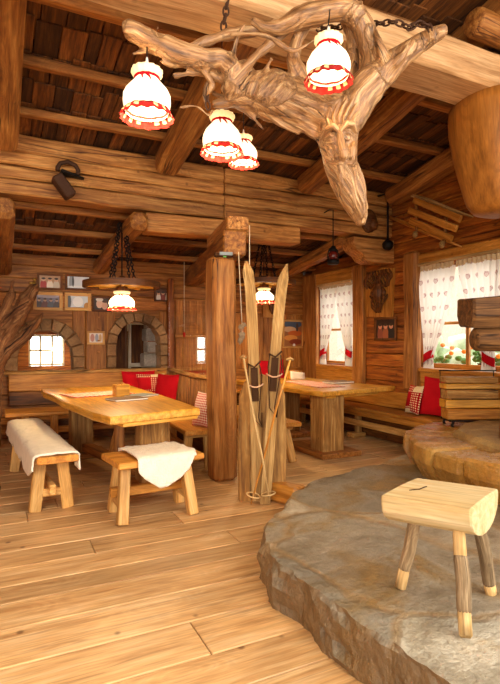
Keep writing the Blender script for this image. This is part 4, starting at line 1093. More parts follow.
# ------------------------------------------------------------------ driftwood root lamp
HEAD = [((1.674, 2.271, 2.588), .115), ((1.644, 2.275, 2.486), .114), ((1.636, 2.273, 2.409), .108), ((1.640, 2.265, 2.332), .096), ((1.645, 2.258, 2.265), .090), ((1.666, 2.242, 2.189), .087), ((1.687, 2.226, 2.112), .076), ((1.708, 2.210, 2.046), .062), ((1.727, 2.201, 1.988), .043), ((1.732, 2.198, 1.945), .022)]
def root_body():
    F_ = 512.0
    S = []      # strands: lists of (point, radius)
    def strand(*a): S.append([(V3(p), r) for p, r in a])
    strand(((0.569, 2.638, 2.917), .036), ((0.606, 2.620, 2.917), .046), ((0.675, 2.608, 2.888), .052), ((0.769, 2.584, 2.853), .056), ((0.869, 2.558, 2.822), .056), ((0.977, 2.550, 2.818), .056), ((1.070, 2.538, 2.835), .053), ((1.122, 2.523, 2.786), .064), ((1.135, 2.539, 2.721), .064), ((1.109, 2.574, 2.676), .03))
    strand(((0.896, 2.589, 2.882), .02), ((0.992, 2.587, 2.937), .024), ((1.090, 2.584, 2.993), .028), ((1.186, 2.559, 3.022), .034), ((1.314, 2.541, 3.068), .03), ((1.465, 2.490, 3.103), .03))
    strand(((1.202, 2.440, 3.031), .022), ((1.269, 2.408, 2.993), .03), ((1.354, 2.366, 2.999), .04), ((1.440, 2.324, 3.041), .056), ((1.536, 2.277, 3.073), .062), ((1.634, 2.252, 3.102), .06), ((1.723, 2.230, 3.077), .066), ((1.789, 2.220, 2.981), .058), ((1.809, 2.211, 2.862), .056), ((1.814, 2.208, 2.775), .06))
    strand(((1.740, 2.200, 3.150), .012), ((1.725, 2.207, 3.107), .018), ((1.698, 2.232, 3.060), .02))
    strand(((1.089, 2.473, 2.939), .012), ((1.160, 2.416, 2.932), .013), ((1.255, 2.348, 2.905), .014), ((1.348, 2.302, 2.837), .018), ((1.419, 2.290, 2.864), .012), ((1.487, 2.279, 2.913), .008))
    strand(((1.143, 2.491, 2.744), .02), ((1.210, 2.481, 2.829), .022), ((1.297, 2.461, 2.922), .024), ((1.414, 2.426, 3.026), .022))
    strand(((1.117, 2.593, 2.697), .05), ((1.186, 2.559, 2.697), .085), ((1.270, 2.529, 2.696), .115), ((1.364, 2.494, 2.685), .125), ((1.449, 2.442, 2.641), .12), ((1.533, 2.390, 2.598), .12), ((1.611, 2.330, 2.567), .125), ((1.661, 2.272, 2.543), .125))
    strand(((1.473, 2.397, 2.731), .05), ((1.566, 2.341, 2.661), .07), ((1.648, 2.289, 2.601), .09))
    strand(((1.055, 2.645, 2.640), .022), ((1.155, 2.596, 2.651), .03), ((1.245, 2.553, 2.646), .034), ((1.350, 2.490, 2.602), .032), ((1.439, 2.425, 2.533), .03), ((1.517, 2.364, 2.470), .03), ((1.580, 2.323, 2.417), .034))
    strand(((2.117, 1.972, 2.965), .022), ((2.089, 1.985, 2.955), .036), ((2.044, 2.018, 2.934), .045), ((1.980, 2.061, 2.887), .052), ((1.906, 2.108, 2.824), .062), ((1.838, 2.163, 2.765), .078), ((1.762, 2.211, 2.678), .098), ((1.710, 2.248, 2.597), .112), ((1.671, 2.267, 2.510), .115))
    strand(((2.012, 2.001, 2.953), .014), ((2.016, 1.976, 2.889), .018))
    strand(((1.776, 2.138, 2.965), .012), ((1.783, 2.123, 2.896), .02), ((1.819, 2.117, 2.807), .028))
    strand(((1.498, 2.385, 3.048), .035), ((1.458, 2.404, 2.961), .038), ((1.443, 2.411, 2.862), .042), ((1.483, 2.392, 2.764), .05), ((1.556, 2.345, 2.682), .055))
    strand(((1.730, 2.338, 3.147), .04), ((1.766, 2.321, 3.007), .03), ((1.766, 2.321, 2.884), .034), ((1.723, 2.319, 2.740), .045), ((1.660, 2.306, 2.622), .06))
    strand(((0.864, 2.627, 2.572), .008), ((0.935, 2.604, 2.588), .011), ((0.986, 2.601, 2.570), .012), ((1.018, 2.596, 2.547), .01), ((1.040, 2.608, 2.589), .014))
    strand(((0.829, 2.622, 2.733), .012), ((0.899, 2.599, 2.749), .014), ((0.982, 2.592, 2.770), .016), ((1.082, 2.565, 2.743), .02))
    strand(((0.615, 2.660, 2.816), .009), ((0.680, 2.628, 2.832), .012), ((0.758, 2.601, 2.843), .014))
    strand(((1.013, 2.643, 2.631), .012), ((1.023, 2.639, 2.719), .016), ((1.060, 2.598, 2.775), .02), ((1.111, 2.551, 2.808), .022))
    strand(((1.078, 2.701, 2.736), .016), ((1.149, 2.666, 2.702), .024), ((1.251, 2.617, 2.691), .03))
    strand(((1.193, 2.534, 2.862), .03), ((1.226, 2.540, 2.785), .05), ((1.295, 2.506, 2.741), .05), ((1.394, 2.457, 2.730), .045))
    strand(((0.557, 2.632, 2.926), .006), ((0.583, 2.631, 2.922), .014))
    strand(((0.751, 2.615, 2.995), .004), ((0.727, 2.605, 2.925), .008), ((0.733, 2.591, 2.883), .014))
    for tw in ((((0.736, 2.600, 2.785), .006), ((0.823, 2.603, 2.775), .010), ((0.925, 2.575, 2.808), .014)), (((1.183, 2.605, 2.638), .010), ((1.259, 2.557, 2.572), .013), ((1.315, 2.519, 2.496), .006)),
               (((1.285, 2.533, 2.618), .016), ((1.399, 2.466, 2.519), .017), ((1.478, 2.405, 2.462), .014)), (((1.173, 2.454, 3.020), .006), ((1.138, 2.493, 2.947), .012), ((1.127, 2.521, 2.851), .018)),
               (((1.307, 2.411, 2.840), .008), ((1.278, 2.448, 2.775), .014), ((1.257, 2.480, 2.699), .02)), (((0.953, 2.561, 2.776), .012), ((1.018, 2.552, 2.701), .014), ((0.993, 2.575, 2.641), .006)),
               (((1.364, 2.361, 2.765), .006), ((1.345, 2.392, 2.722), .012), ((1.297, 2.416, 2.658), .016)), (((1.904, 2.031, 2.868), .008), ((1.876, 2.045, 2.806), .02), ((1.852, 2.079, 2.765), .024))):
        strand(*tw)
    # trunk of the bearded head
    strand(*[(p, q * (1, .97, .93, .9)[i]) for i, (p, q) in enumerate(HEAD[:4])])
    mb = MB()
    fine = []
    for s in S:
        p = [s[0][0]] ; r = [s[0][1]]
        pts = [q[0] for q in s]; rs = [q[1] for q in s]; P = []; R_ = []
        for i in range(len(pts) - 1):
            p0, p1, p2, p3 = pts[max(i - 1, 0)], pts[i], pts[i + 1], pts[min(i + 2, len(pts) - 1)]
            for k in range(4):
                t = k / 4
                P.append(.5 * ((2 * p1) + (p2 - p0) * t + (2 * p0 - 5 * p1 + 4 * p2 - p3) * t * t + (3 * p1 - p0 - 3 * p2 + p3) * t ** 3)); R_.append(lerp(rs[i], rs[i + 1], t))
        P.append(pts[-1]); R_.append(rs[-1])
        R_ = [r * (1 + .16 * noise.noise(q * 9)) for q, r in zip(P, R_)]
        mb.tube(P, R_, 12); fine.append((P, R_))
    return mb, fine

def voxel(mb, size, smooth_it):
    me = bpy.data.meshes.new('tmp'); me.from_pydata(mb.v, [], mb.f)
    o = bpy.data.objects.new('tmp', me); COL.objects.link(o)
    md = o.modifiers.new('r', 'REMESH'); md.mode = 'VOXEL'; md.voxel_size = size
    s = o.modifiers.new('s', 'SMOOTH'); s.iterations = smooth_it; s.factor = .5
    dg = bpy.context.evaluated_depsgraph_get(); ev = o.evaluated_get(dg)
    m2 = bpy.data.meshes.new_from_object(ev)
    bpy.data.objects.remove(o); bpy.data.meshes.remove(me)
    n = len(m2.vertices); co = np.empty(n * 3); m2.vertices.foreach_get('co', co); co = co.reshape(-1, 3)
    no = np.empty(n * 3); m2.vertices.foreach_get('normal', no); no = no.reshape(-1, 3)
    fs = [tuple(p.vertices) for p in m2.polygons]
    bpy.data.meshes.remove(m2)
    return co, no, fs

def grain_coords(co, fine):
    """distance along and offset from the nearest strand"""
    A = []; B = []; U = []; OFF = []; u0 = 0
    for P, R_ in fine:
        u0 += 3.0
        for i in range(len(P) - 1):
            A.append(P[i]); B.append(P[i + 1]); U.append(u0); u0 += (P[i + 1] - P[i]).length
    A = np.array(A); B = np.array(B); U = np.array(U); AB = B - A; L2 = (AB ** 2).sum(1) + 1e-9
    best = np.full(len(co), 1e9); g = np.zeros((len(co), 3))
    for i in range(len(A)):
        t = np.clip(((co - A[i]) @ AB[i]) / L2[i], 0, 1); q = A[i] + t[:, None] * AB[i]
        d = ((co - q) ** 2).sum(1); m = d < best; best[m] = d[m]
        off = (co - q)[m]
        ax = AB[i] / math.sqrt(L2[i]); s = np.cross(ax, [0, 0, 1.0]); s /= (np.linalg.norm(s) + 1e-6); w = np.cross(s, ax)
        g[m] = np.stack([U[i] + t[m] * math.sqrt(L2[i]), off @ s, off @ w], 1)
    return g

def gnarl(co, no, g, amp, fr_):
    out = co.copy()
    for i in range(len(co)):
        p = V3(co[i]); w = V3(g[i]); 
        out[i] += no[i] * (amp * noise.noise(p * fr_ * .55) + amp * .5 * noise.noise(p * fr_ * 1.6) + amp * .35 * noise.noise(V3((w.x * 4, w.y * 30, w.z * 30))))
    return out

tb, fine = root_body()
rl = thing('root_chandelier', (1.473, 2.397, 2.698), 'large twisted driftwood root hanging on chains, its lower end carved as a bearded face', 'chandelier')
co, no, fs = voxel(tb, .0095, 2)
g = grain_coords(co, fine)
co = gnarl(co, no, g, .011, 13)
mb = MB(); mb.add([tuple(c) for c in co], fs, [tuple(c) for c in g], .6, smooth=True)
mb.build('root_body', [M['root']], rl)

# the carved old face with its long beard
vr = V3((.899, -.438, 0)); vf = V3((.438, .899, 0))
def face():
    mb = MB(); strands = []
    HP = [V3(p) for p, _ in HEAD]; HR = [q for _, q in HEAD]
    def S(u, s, out):
        """point on the front of the trunk: u across (-1..1), s along (0 crown .. 9 beard tip)"""
        i = min(int(s), len(HP) - 2); f = s - i; c = HP[i].lerp(HP[i + 1], f); q = lerp(HR[i], HR[i + 1], f); u_ = max(-.98, min(.98, u))
        return c + vr * (u * q) - vf * (math.sqrt(1 - u_ * u_) * q + out)
    def t(pts, n=8):
        P = [S(*p[:3]) for p in pts]; R_ = [p[3] for p in pts]
        P2 = []; R2 = []
        for i in range(len(P) - 1):
            for k in range(3): P2.append(P[i].lerp(P[i + 1], k / 3)); R2.append(lerp(R_[i], R_[i + 1], k / 3))
        P2.append(P[-1]); R2.append(R_[-1])
        mb.tube(P2, R2, n); strands.append((P2, R2))
    C0 = -.12            # the face looks a little to the left
    # long nose with a broad tip
    t([(C0, 1.75, .002, .014), (C0, 2.3, .018, .018), (C0, 2.9, .030, .021), (C0 + .02, 3.5, .042, .025), (C0 + .03, 3.85, .036, .024), (C0 + .03, 4.0, .012, .018)])
    for s_ in (-1, 1): t([(C0 + s_ * .26, 3.55, .004, .012), (C0 + s_ * .27, 3.8, .014, .017), (C0 + s_ * .2, 3.95, .006, .012)])
    # heavy slanting brows
    t([(-.88, 2.25, .0, .010), (-.66, 1.78, .012, .018), (-.40, 1.72, .02, .02), (-.20, 2.0, .014, .012)])
    t([(-.04, 1.98, .014, .012), (.18, 1.55, .02, .02), (.46, 1.5, .014, .019), (.74, 1.9, .0, .010)])
    # closed eyelids and bags
    for u, s in ((-.52, 2.25), (.30, 2.1)):
        t([(u - .22, s + .05, -.004, .008), (u, s - .06, .004, .014), (u + .22, s + .08, -.004, .008)])
        t([(u - .20, s + .32, -.004, .005), (u, s + .42, .002, .008), (u + .2, s + .32, -.004, .005)])
    # cheek folds
    t([(-.80, 2.7, -.006, .014), (-.66, 3.2, .004, .021), (-.58, 3.75, .004, .018), (-.62, 4.2, -.004, .010)])
    t([(.66, 2.55, -.006, .014), (.52, 3.1, .006, .022), (.46, 3.7, .006, .019), (.52, 4.2, -.004, .010)])
    t([(-.42, 2.85, -.004, .008), (-.42, 3.3, .002, .010), (-.48, 3.8, -.002, .008)])
    t([(.22, 2.8, -.004, .008), (.24, 3.3, .002, .010), (.30, 3.8, -.002, .008)])
    # moustache and lip
    t([(-.08, 4.18, .012, .012), (-.34, 4.25, .014, .016), (-.62, 4.15, .006, .012), (-.84, 3.8, -.004, .006)])
    t([(-.06, 4.18, .012, .012), (.22, 4.25, .014, .016), (.48, 4.12, .006, .012), (.70, 3.75, -.004, .006)])
    t([(-.28, 4.52, .0, .007), (-.08, 4.60, .008, .010), (.12, 4.52, .0, .007)])
    # furrows of the forehead running up into the root
    for i in range(6):
        u = -.7 + .26 * i; t([(u * .8, 1.5, .0, .006), (u * .95, 1.0, .004, .010), (u * 1.05 + .06, .45, .002, .010), (u * 1.1 + .15, .0, -.004, .007)])
    # beard locks, deep and wavy
    R3 = random.Random(4)
    for i in range(15):
        u0 = -.92 + 1.84 * i / 14; st = 4.35 + .25 * R3.random() - .5 * abs(u0) ** 2; en = 8.75 - 1.3 * abs(u0) - .7 * R3.random(); pts = []
        for k in range(13):
            s = lerp(st, en, k / 12)
            pts.append((max(-.97, min(.97, u0 * (1 - .15 * k / 12) + .10 * math.sin(s * 2.6 + i * .9))), s, .004 + .007 * math.sin(math.pi * k / 12) + (i % 2) * .006, (.0088 + .003 * (i % 3 == 0)) * (1 - .35 * k / 12)))
        t(pts, 6)
    return mb, strands
fb, fst = face()
bp = [V3(p) for p, _ in HEAD]; br = [q for _, q in HEAD]
fb.tube(bp, [q * .985 for q in br], 16); fst.append((bp, br))
co, no, fs = voxel(fb, .0042, 1)
g = grain_coords(co, fst)
mb = MB(); mb.add([tuple(c) for c in co], fs, [tuple(c) for c in g], .7, smooth=True)
o = mb.build('carved_face', [M['root']], rl); o['label'] = 'carved bearded face'

def chain(name, label, pts, L=.05, wd=.026, r=.0045, group='hanging chains'):
    mb = MB()
    for a, b in zip(pts, pts[1:]): mb.chain(a, b, L, wd, r)
    return tag(mb.build(name, [M['rust']]), label, 'chain', group)
chain('hanging_chain', 'chain holding the middle of the driftwood root from the ridge beam', [(1.13, 2.60, 3.21), (1.094, 2.581, 3.026)], .062, .032, .006)
chain('hanging_chain', 'slanting chain to the right tip of the driftwood root', [(1.72, 2.60, 3.21), (1.875, 2.089, 3.008), (1.942, 2.057, 2.976), (1.972, 2.031, 2.996), (2.017, 1.998, 2.969), (2.019, 1.986, 2.931)], .055, .03, .0055)
chain('hanging_chain', 'short chain end dangling below the root beside the middle lamp', [(1.009, 2.601, 2.677), (1.013, 2.599, 2.580)], .05, .026, .005)

# ------------------------------------------------------------------ lamps with ruffled cloth shades
def shade_parts(root, D, zb, wide=1.0, cx=0, cy=0, hh=1.0, watt=20):
    """lamp whose frill bottom is at zb; D frill diameter"""
    k = D / .26; n = 40
    prof = [(.103, .026), (.112, .045), (.117, .075), (.115, .105), (.100, .137), (.078, .163), (.060, .183), (.054, .195)]
    mb = MB(); mb.lathe((cx, cy, zb), [(r * k * wide, z * k * hh) for r, z in prof], n, caps=False,
                        wob=lambda r, z, a, j: r * (1 + .018 * math.cos(a * 12) * (1 if j > 2 else .4)), rn=.5)
    sh = mb.build('lamp_shade', [M['shade' if hh == 1.0 else 'shade_wheel']], root)
    mb = MB(); mb.lathe((cx, cy, zb), [(r * k * wide, z * k * hh) for r, z in [(.055, .196), (.068, .205), (.076, .219), (.074, .237), (.055, .235)]], n, caps=False,
                        wob=lambda r, z, a, j: r * (1 + .05 * math.cos(a * 13)), rn=.5)
    mb.build('shade_collar', [M['collar']], sh)
    mb = MB(); vs = []
    for j, (r, z) in enumerate([(.100, .048), (.112, .034), (.124, .014), (.131, -.004)]):
        for i in range(96):
            a = 2 * math.pi * i / 96; w = j / 3
            rr = r * k * wide * (1 + .035 * w * math.cos(a * 16)); zz = z * k * hh + .003 * k * w * math.cos(a * 16 + 1) + .002 * k * math.cos(a * 8)
            vs.append((cx + rr * math.cos(a), cy + rr * math.sin(a), zb + zz))
    for j in range(3):
        for i in range(96):
            mb.f.append((j * 96 + i, j * 96 + (i + 1) % 96, (j + 1) * 96 + (i + 1) % 96, (j + 1) * 96 + i)); mb.m.append(1 if j == 1 and i % 6 in (0, 1, 2) and (i // 6) % 4 != 3 else 0); mb.s.append(True)
    mb.v += vs; mb.g += vs; mb.r += [.5] * len(vs)
    mb.build('red_frill', [M['frill'], M['frillwhite']], sh)
    mb = MB(); rr = .056 * k * wide
    mb.tube([(cx + rr * math.cos(a), cy + rr * math.sin(a), zb + .196 * k * hh) for a in [2 * math.pi * i / 20 for i in range(20)]], .0085 * k, 6, closed=True)
    for s in (-1, 1):
        mb.tube([(cx - .02 * s * 0 - rr * .44 + s * .004, cy - rr * .9, zb + .196 * k * hh), (cx - rr * .44 + s * .018, cy - rr * 1.25, zb + .175 * k * hh), (cx - rr * .44 + s * .022, cy - rr * 1.6, zb + .15 * k * hh)], [.005 * k, .006 * k, .003 * k], 5)
    mb.build('ribbon', [M['red']], sh)
    mb = MB(); mb.blob((cx, cy, zb + .10 * k * hh), .03 * k, .03 * k, .042 * k, 12); mb.lathe((cx, cy, zb), [(.014 * k, .13 * k * hh), (.02 * k, .15 * k * hh), (.02 * k, .225 * k * hh), (.008 * k, .25 * k * hh)], 12)
    mb.build('bulb', [M['bulb']], root)
    l = bpy.data.lights.new('lamp_light', 'POINT'); l.energy = watt; l.color = (1, .70, .36); l.shadow_soft_size = .06
    o = bpy.data.objects.new('lamp_light', l); COL.objects.link(o); o.parent = root
    o.location = V3((cx, cy, zb + .05 * k)) - ORG[root]
def pendant(label, px, D, ztop, watt=20, anchor=None):
    x, y, zb = px
    root = thing('pendant_lamp', (x, y, zb), label, 'lamp', 'ruffled pendant lamps of the root chandelier')
    shade_parts(root, D, zb, 1.0, x, y, 1.0, watt)
    k = D / .26
    mb = MB(); mb.tube([(x, y, zb + .235 * k), (x, y, lerp(zb + .235 * k, ztop, .5)), (x, y, ztop)] + ([anchor] if anchor else []), .0035, 6); mb.build('cord', [M['iron']], root)
    mb = MB(); mb.lathe((x, y, zb), [(.012, .232 * k), (.014, .25 * k), (.007, .285 * k), (.004, .30 * k)], 10); mb.build('cord_grip', [M['whitepaint']], root)
def lampat(p, D):        # p at the middle of the frill ellipse
    return p
pendant('left pendant lamp with a red and white ruffled shade hanging from the root arm', (0.677, 2.596, 2.471), .27, (0.677, 2.596, 2.871)[2])
pendant('right pendant lamp with a red ruffle hanging in front of the root crown', (1.417, 2.046, 2.569), .232, (1.417, 2.046, 2.848)[2], 3, (1.563, 2.242, 3.081))
pendant('middle pendant lamp with a red ruffle under the root', (1.206, 2.861, 2.458), .26, 3.21)
pendant('small rear pendant lamp half hidden behind the middle lamp', (1.763, 3.735, 2.752), .245, 3.70)

def wheel_lamp(label, cx, cy, z, D, chain_top, dl):
    root = thing('wagon_wheel_lamp', (cx, cy, z), label, 'lamp', 'wagon wheel lamps')
    R = D / 2
    mb = MB(); N_ = 48; vs = []
    for k in range(N_):
        a = 2 * math.pi * k / N_
        for r, zz in ((R - .045, -.032), (R, -.032), (R, .032), (R - .045, .032)): vs.append((cx + r * math.cos(a), cy + r * math.sin(a), z + zz))
    mb.add(vs, [(k * 4 + i, ((k + 1) % N_) * 4 + i, ((k + 1) % N_) * 4 + (i + 1) % 4, k * 4 + (i + 1) % 4)[::-1] for k in range(N_) for i in range(4)],
           [V3((k // 4 * .06, v[2], (k % 4) * .03)) for k, v in enumerate(vs)], .2)
    mb.build('rim', [M['carve']], root)
    for k in range(10):
        a = 2 * math.pi * (k + .3) / 10; mb = MB()
        mb.beam((cx + .05 * math.cos(a), cy + .05 * math.sin(a), z - .005), (cx + (R - .03) * math.cos(a), cy + (R - .03) * math.sin(a), z - .005), .034, .03, bev=.006); mb.build('spoke', [M['table']], root)
    mb = MB(); mb.lathe((cx, cy, z), [(.05, -.075), (.07, -.07), (.072, -.04), (.06, -.03), (.06, .05), (.045, .08), (.03, .10)], 20); mb.build('hub', [M['carve']], root)
    shade_parts(root, dl, z - .075 - .185 * dl / .26, 1.12, cx, cy, .8, 85)
    mb = MB()
    for k in range(4):
        a = 2 * math.pi * (k + .5) / 4
        mb.chain((cx + (R - .05) * .45 * math.cos(a), cy + (R - .05) * .45 * math.sin(a), z + .02), (cx + .035 * math.cos(a), cy + .035 * math.sin(a), chain_top), .05, .03, .006)
    mb.build('chain', [M['iron']], root)
    mb = MB(); mb.tube([(cx, cy, z + .09), (cx, cy, chain_top + .01)], .008, 6); mb.build('hanger_rod', [M['iron']], root)
    return root
wheel_lamp('wagon wheel lamp with lit shade over the left table', 1.20, 5.67, 1.945, .83, 2.62, .275)
wheel_lamp('wagon wheel lamp with lit shade hanging behind the skis over the right table', 3.24, 6.21, 2.125, .87, 2.80, .27)

# small lamp in the room beyond the left arch
root = thing('pendant_lamp', (.93, 9.9, 1.2), 'tiny lamp seen in the room beyond the left stone arch', 'lamp')
mb = MB(); mb.lathe((.93, 9.9, 1.16), [(.10, 0), (.09, .05), (.04, .10), (.015, .12)], 16); mb.build('lamp_shade', [M['shade_wheel']], root)
l = bpy.data.lights.new('lamp_light', 'POINT'); l.energy = 25; l.color = (1, .75, .42); l.shadow_soft_size = .05
o = bpy.data.objects.new('lamp_light', l); COL.objects.link(o); o.parent = root; o.location = (0, 0, -.08)
mb = MB(); mb.tube([(.93, 9.9, 1.27), (.93, 9.9, 2.51)], .006, 6); mb.build('cord', [M['iron']], root)

# ------------------------------------------------------------------ gnarled trunk at the left edge
def gnarled():
    S = [[((-.10, 7.0, 0), .10), ((-.09, 7.0, .5), .10), ((-.07, 7.0, .9), .10), ((-.03, 7.0, 1.2), .10), ((-.02, 7.02, 1.5), .085), ((-.1, 7.05, 1.9), .07), ((-.15, 7.1, 2.2), .06)],
         [((-.02, 7.0, 1.15), .07), ((.06, 6.98, 1.38), .085), ((.18, 6.97, 1.62), .10), ((.28, 6.95, 1.82), .095), ((.36, 6.94, 1.97), .065), ((.42, 6.94, 2.05), .03)],
         [((-.03, 7.0, 1.0), .06), ((.10, 6.97, 1.22), .075), ((.25, 6.96, 1.36), .075), ((.36, 6.96, 1.50), .06), ((.44, 6.97, 1.62), .04), ((.5, 6.98, 1.7), .02)],
         [((-.05, 7.0, 1.5), .06), ((.05, 6.96, 1.72), .06), ((.12, 6.95, 1.93), .05), ((.14, 6.96, 2.08), .025)],
         [((.05, 6.95, 1.55), .045), ((.2, 6.9, 1.72), .04), ((.30, 6.88, 1.78), .02)]]
    mb = MB(); fine = []
    for s in S:
        P = []; R_ = []
        for i in range(len(s) - 1):
            for k in range(3): P.append(V3(s[i][0]).lerp(V3(s[i + 1][0]), k / 3)); R_.append(lerp(s[i][1], s[i + 1][1], k / 3))
        P.append(V3(s[-1][0])); R_.append(s[-1][1])
        R_ = [r * (1 + .3 * noise.noise(q * 7)) for q, r in zip(P, R_)]
        mb.tube(P, R_, 10); fine.append((P, R_))
    co, no, fs = voxel(mb, .018, 2); g = grain_coords(co, fine); co = gnarl(co, no, g, .022, 14)
    co[:, 2] = np.maximum(co[:, 2], .001)
    m2 = MB(); m2.add([tuple(c) for c in co], fs, [tuple(c) for c in g], .4, smooth=True)
    return m2.build('gnarled_trunk', [M['drift']])
tag(gnarled(), 'gnarled driftwood trunk with thick twisted branches at the left edge beside the arch', 'tree trunk')

# ------------------------------------------------------------------ ski post, skis and poles
pc = V3((1.985, 3.83, 0)); fd = V3((.927, -.375, 0)); bk = V3((.375, .927, 0))
post2 = thing('ski_post', pc.to_tuple(), 'low broad weathered slab post the old skis lean on', 'post')
post2.location = pc; ORG[post2] = V3(pc)
def slab(off0, off1, back, ztop0, ztop1, zm):
    mb = MB(); prof = [(off0, 0), (off0 - .008, .5), (off0 + .005, ztop0 - .12), (off0 + .05, ztop0), ((off0 + off1) / 2, zm), (off1 - .05, ztop1), (off1 - .006, ztop1 - .12), (off1 + .008, .5), (off1, 0)]
    vs = []; n = len(prof)
    for dpt, f in ((back - .06, .97), (back - .05, 1), (back + .07, 1), (back + .08, .97)):
        for x, z in prof: vs.append(pc + fd * (x * f) + bk * dpt + V3((0, 0, z * (1 if f == 1 else .995))))
    fs = [(j * n + k, j * n + (k + 1) % n, (j + 1) * n + (k + 1) % n, (j + 1) * n + k) for j in range(3) for k in range(n)]
    fs += [tuple(range(n)), tuple(range(4 * n - 1, 3 * n - 1, -1))]
    mb.add(vs, fs, [V3((v.z + back * 7, (v - pc).dot(fd), (v - pc).dot(bk))) for v in vs], RN.uniform(.3, .7)); return mb
slab(-.20, .19, .0, .98, 1.0, 1.05).build('front_slab', [M['weathered']], post2)
slab(-.17, .16, .15, .90, .92, .97).build('rear_slab', [M['post']], post2)

def ski(label, px, rs):
    """px: centre line points from tail to tip"""
    root = thing('wooden_ski', px[0], label, 'ski', 'old wooden skis')
    P = [V3(p) for p in px]; N_ = 30; line = []
    for i in range(N_ + 1):
        t = i / N_ * (len(P) - 1); k = min(int(t), len(P) - 2); f = t - k
        p0, p1, p2, p3 = P[max(k - 1, 0)], P[k], P[k + 1], P[min(k + 2, len(P) - 1)]
        line.append(.5 * ((2 * p1) + (p2 - p0) * f + (2 * p0 - 5 * p1 + 4 * p2 - p3) * f * f + (3 * p1 - p0 - 3 * p2 + p3) * f ** 3))
    vs = []; gs = []
    for i, p in enumerate(line):
        t = i / N_
        w = .043 if t < .80 else .043 * max(.12, (1 - (t - .80) / .2)) ** .95
        if t > .97: w = .009
        th = .011 if t < .9 else .007
        for a, b in ((-1, -1), (1, -1), (1, 1), (-1, 1)): vs.append(p + fd * a * w + bk * b * th); gs.append(V3((t * 2 + rs, a * w, b * th)))
    fs = [(i * 4 + k, i * 4 + (k + 1) % 4, (i + 1) * 4 + (k + 1) % 4, (i + 1) * 4 + k) for i in range(N_) for k in range(4)] + [(3, 2, 1, 0), (N_ * 4, N_ * 4 + 1, N_ * 4 + 2, N_ * 4 + 3)]
    mb = MB(); mb.add(vs, fs, gs, .6); mb.build('ski_board', [M['skiwood']], root)
    q = line[int(N_ * .43)]; ax = (line[14] - line[10]).normalized()
    mb = MB()      # foot plate, leather strap and toe loop
    mb.beam(q - ax * .17 - bk * .016, q + ax * .10 - bk * .016, .055, .012, up=bk); mb.build('foot_plate', [M['leather']], root)
    mb = MB()
    lp = []
    for k in range(14):
        a = 2 * math.pi * k / 14; lp.append(q - ax * .04 + fd * .062 * math.cos(a) - bk * (.045 + .035 * math.sin(a)) + V3((0, 0, .012 * math.cos(2 * a))))
    mb.tube(lp, .006, 6, closed=True); mb.build('toe_loop', [M['rope']], root)
    mb = MB()
    for s in (-1, 1): mb.tube([q + ax * .12 + fd * s * .045 - bk * .01, q + ax * .03 + fd * s * .055 - bk * .05, q - ax * .10 + fd * s * .04 - bk * .045, q - ax * .30 + fd * s * .02 - bk * .03, q - ax * .38 + fd * .045 - bk * .02, q - ax * .26 + fd * .05 - bk * .02], .0055, 6)
    mb.tube([q + ax * .13 - fd * .05 - bk * .015, q + ax * .105 - bk * .035, q + ax * .15 + fd * .05 - bk * .02], .008, 6)
    mb.build('strap', [M['leather']], root)
ski('left of the two old wooden skis, standing upright against the slab post', [(1.883, 3.721, 0.025), (1.858, 3.700, 0.528), (1.838, 3.687, 1.014), (1.813, 3.700, 1.658), (1.796, 3.719, 1.885), (1.794, 3.753, 1.978)], .0)
ski('right of the two old wooden skis, its tip leaning to the right', [(1.928, 3.677, 0.007), (1.950, 3.633, 0.531), (1.970, 3.601, 1.096), (2.006, 3.583, 1.576), (2.039, 3.578, 1.818), (2.083, 3.590, 1.951)], 3.0)

def pole(label, a, b, col):
    a, b = V3(a), V3(b); root = thing('ski_pole', a.to_tuple(), label, 'ski pole', 'old ski poles'); root.location = a; ORG[root] = V3(a)
    d = (b - a).normalized()
    mb = MB(); mb.tube([a, a.lerp(b, .33) + fd * .004, a.lerp(b, .66) - fd * .004, b], [.005, .009, .010, .009], 8); mb.build('shaft', [M[col]], root)
    mb = MB(); mb.tube([b - fd * .03, b + V3((0, 0, .012)), b + fd * .025], [.010, .014, .010], 8); mb.build('handle', [M['skiwood']], root)
    q = a + d * .075; _, s, u = frame_of(d, up=bk)
    mb = MB(); mb.tube([q + s * .055 * math.cos(t) + u * .055 * math.sin(t) * .9 for t in [2 * math.pi * k / 18 for k in range(18)]], .006, 6, closed=True)
    for k in range(3):
        t = 2.1 * k + .4; mb.tube([q + d * .02, q + s * .055 * math.cos(t) + u * .055 * math.sin(t)], .003, 5)
    mb.build('basket', [M['peel']], root)
pole('light ski pole slanting from the upper left handle down to the right basket', (1.903, 3.544, 0.056), (1.708, 3.618, 1.195), 'peel')
pole('reddish ski pole slanting from the upper right handle down to the left', (1.795, 3.664, 0.029), (2.014, 3.424, 1.181), 'bench')

# little tuft, cord and electric box at the post
mb = MB()
for p, r in ((((2.007, 4.306, 1.450)), .028), (((2.015, 4.302, 1.385)), .036), (((1.998, 4.310, 1.329)), .028), (((2.032, 4.294, 1.478)), .02)): mb.blob(p, r, r * .8, r * 1.3, 10)
co, no, fs = voxel(mb, .008, 1); co = co + no * np.array([[.012 * noise.noise(V3(c) * 40)] for c in co])
mb = MB(); mb.add([tuple(c) for c in co], fs, None, .5, smooth=True); tf = thing('hanging_tuft', (2.007, 4.306, 1.311), 'pale shaggy tuft hanging on a cord beside the centre post', 'ornament')
mb.build('tuft', [M['greyfur']], tf)
mb = MB(); a = V3((2.015, 4.302, 1.487)); mb.tube([a, V3((a.x, a.y + .08, 2.2)), V3((2.08, 4.48, 2.40))], .004, 5); mb.build('cord', [M['cord']], tf)
el = thing('emergency_light', (1.86, 4.36, 2.14), 'small grey electric box with a green spot under the end of the post beam', 'light box')
c = V3((1.862, 4.344, 2.145)); 
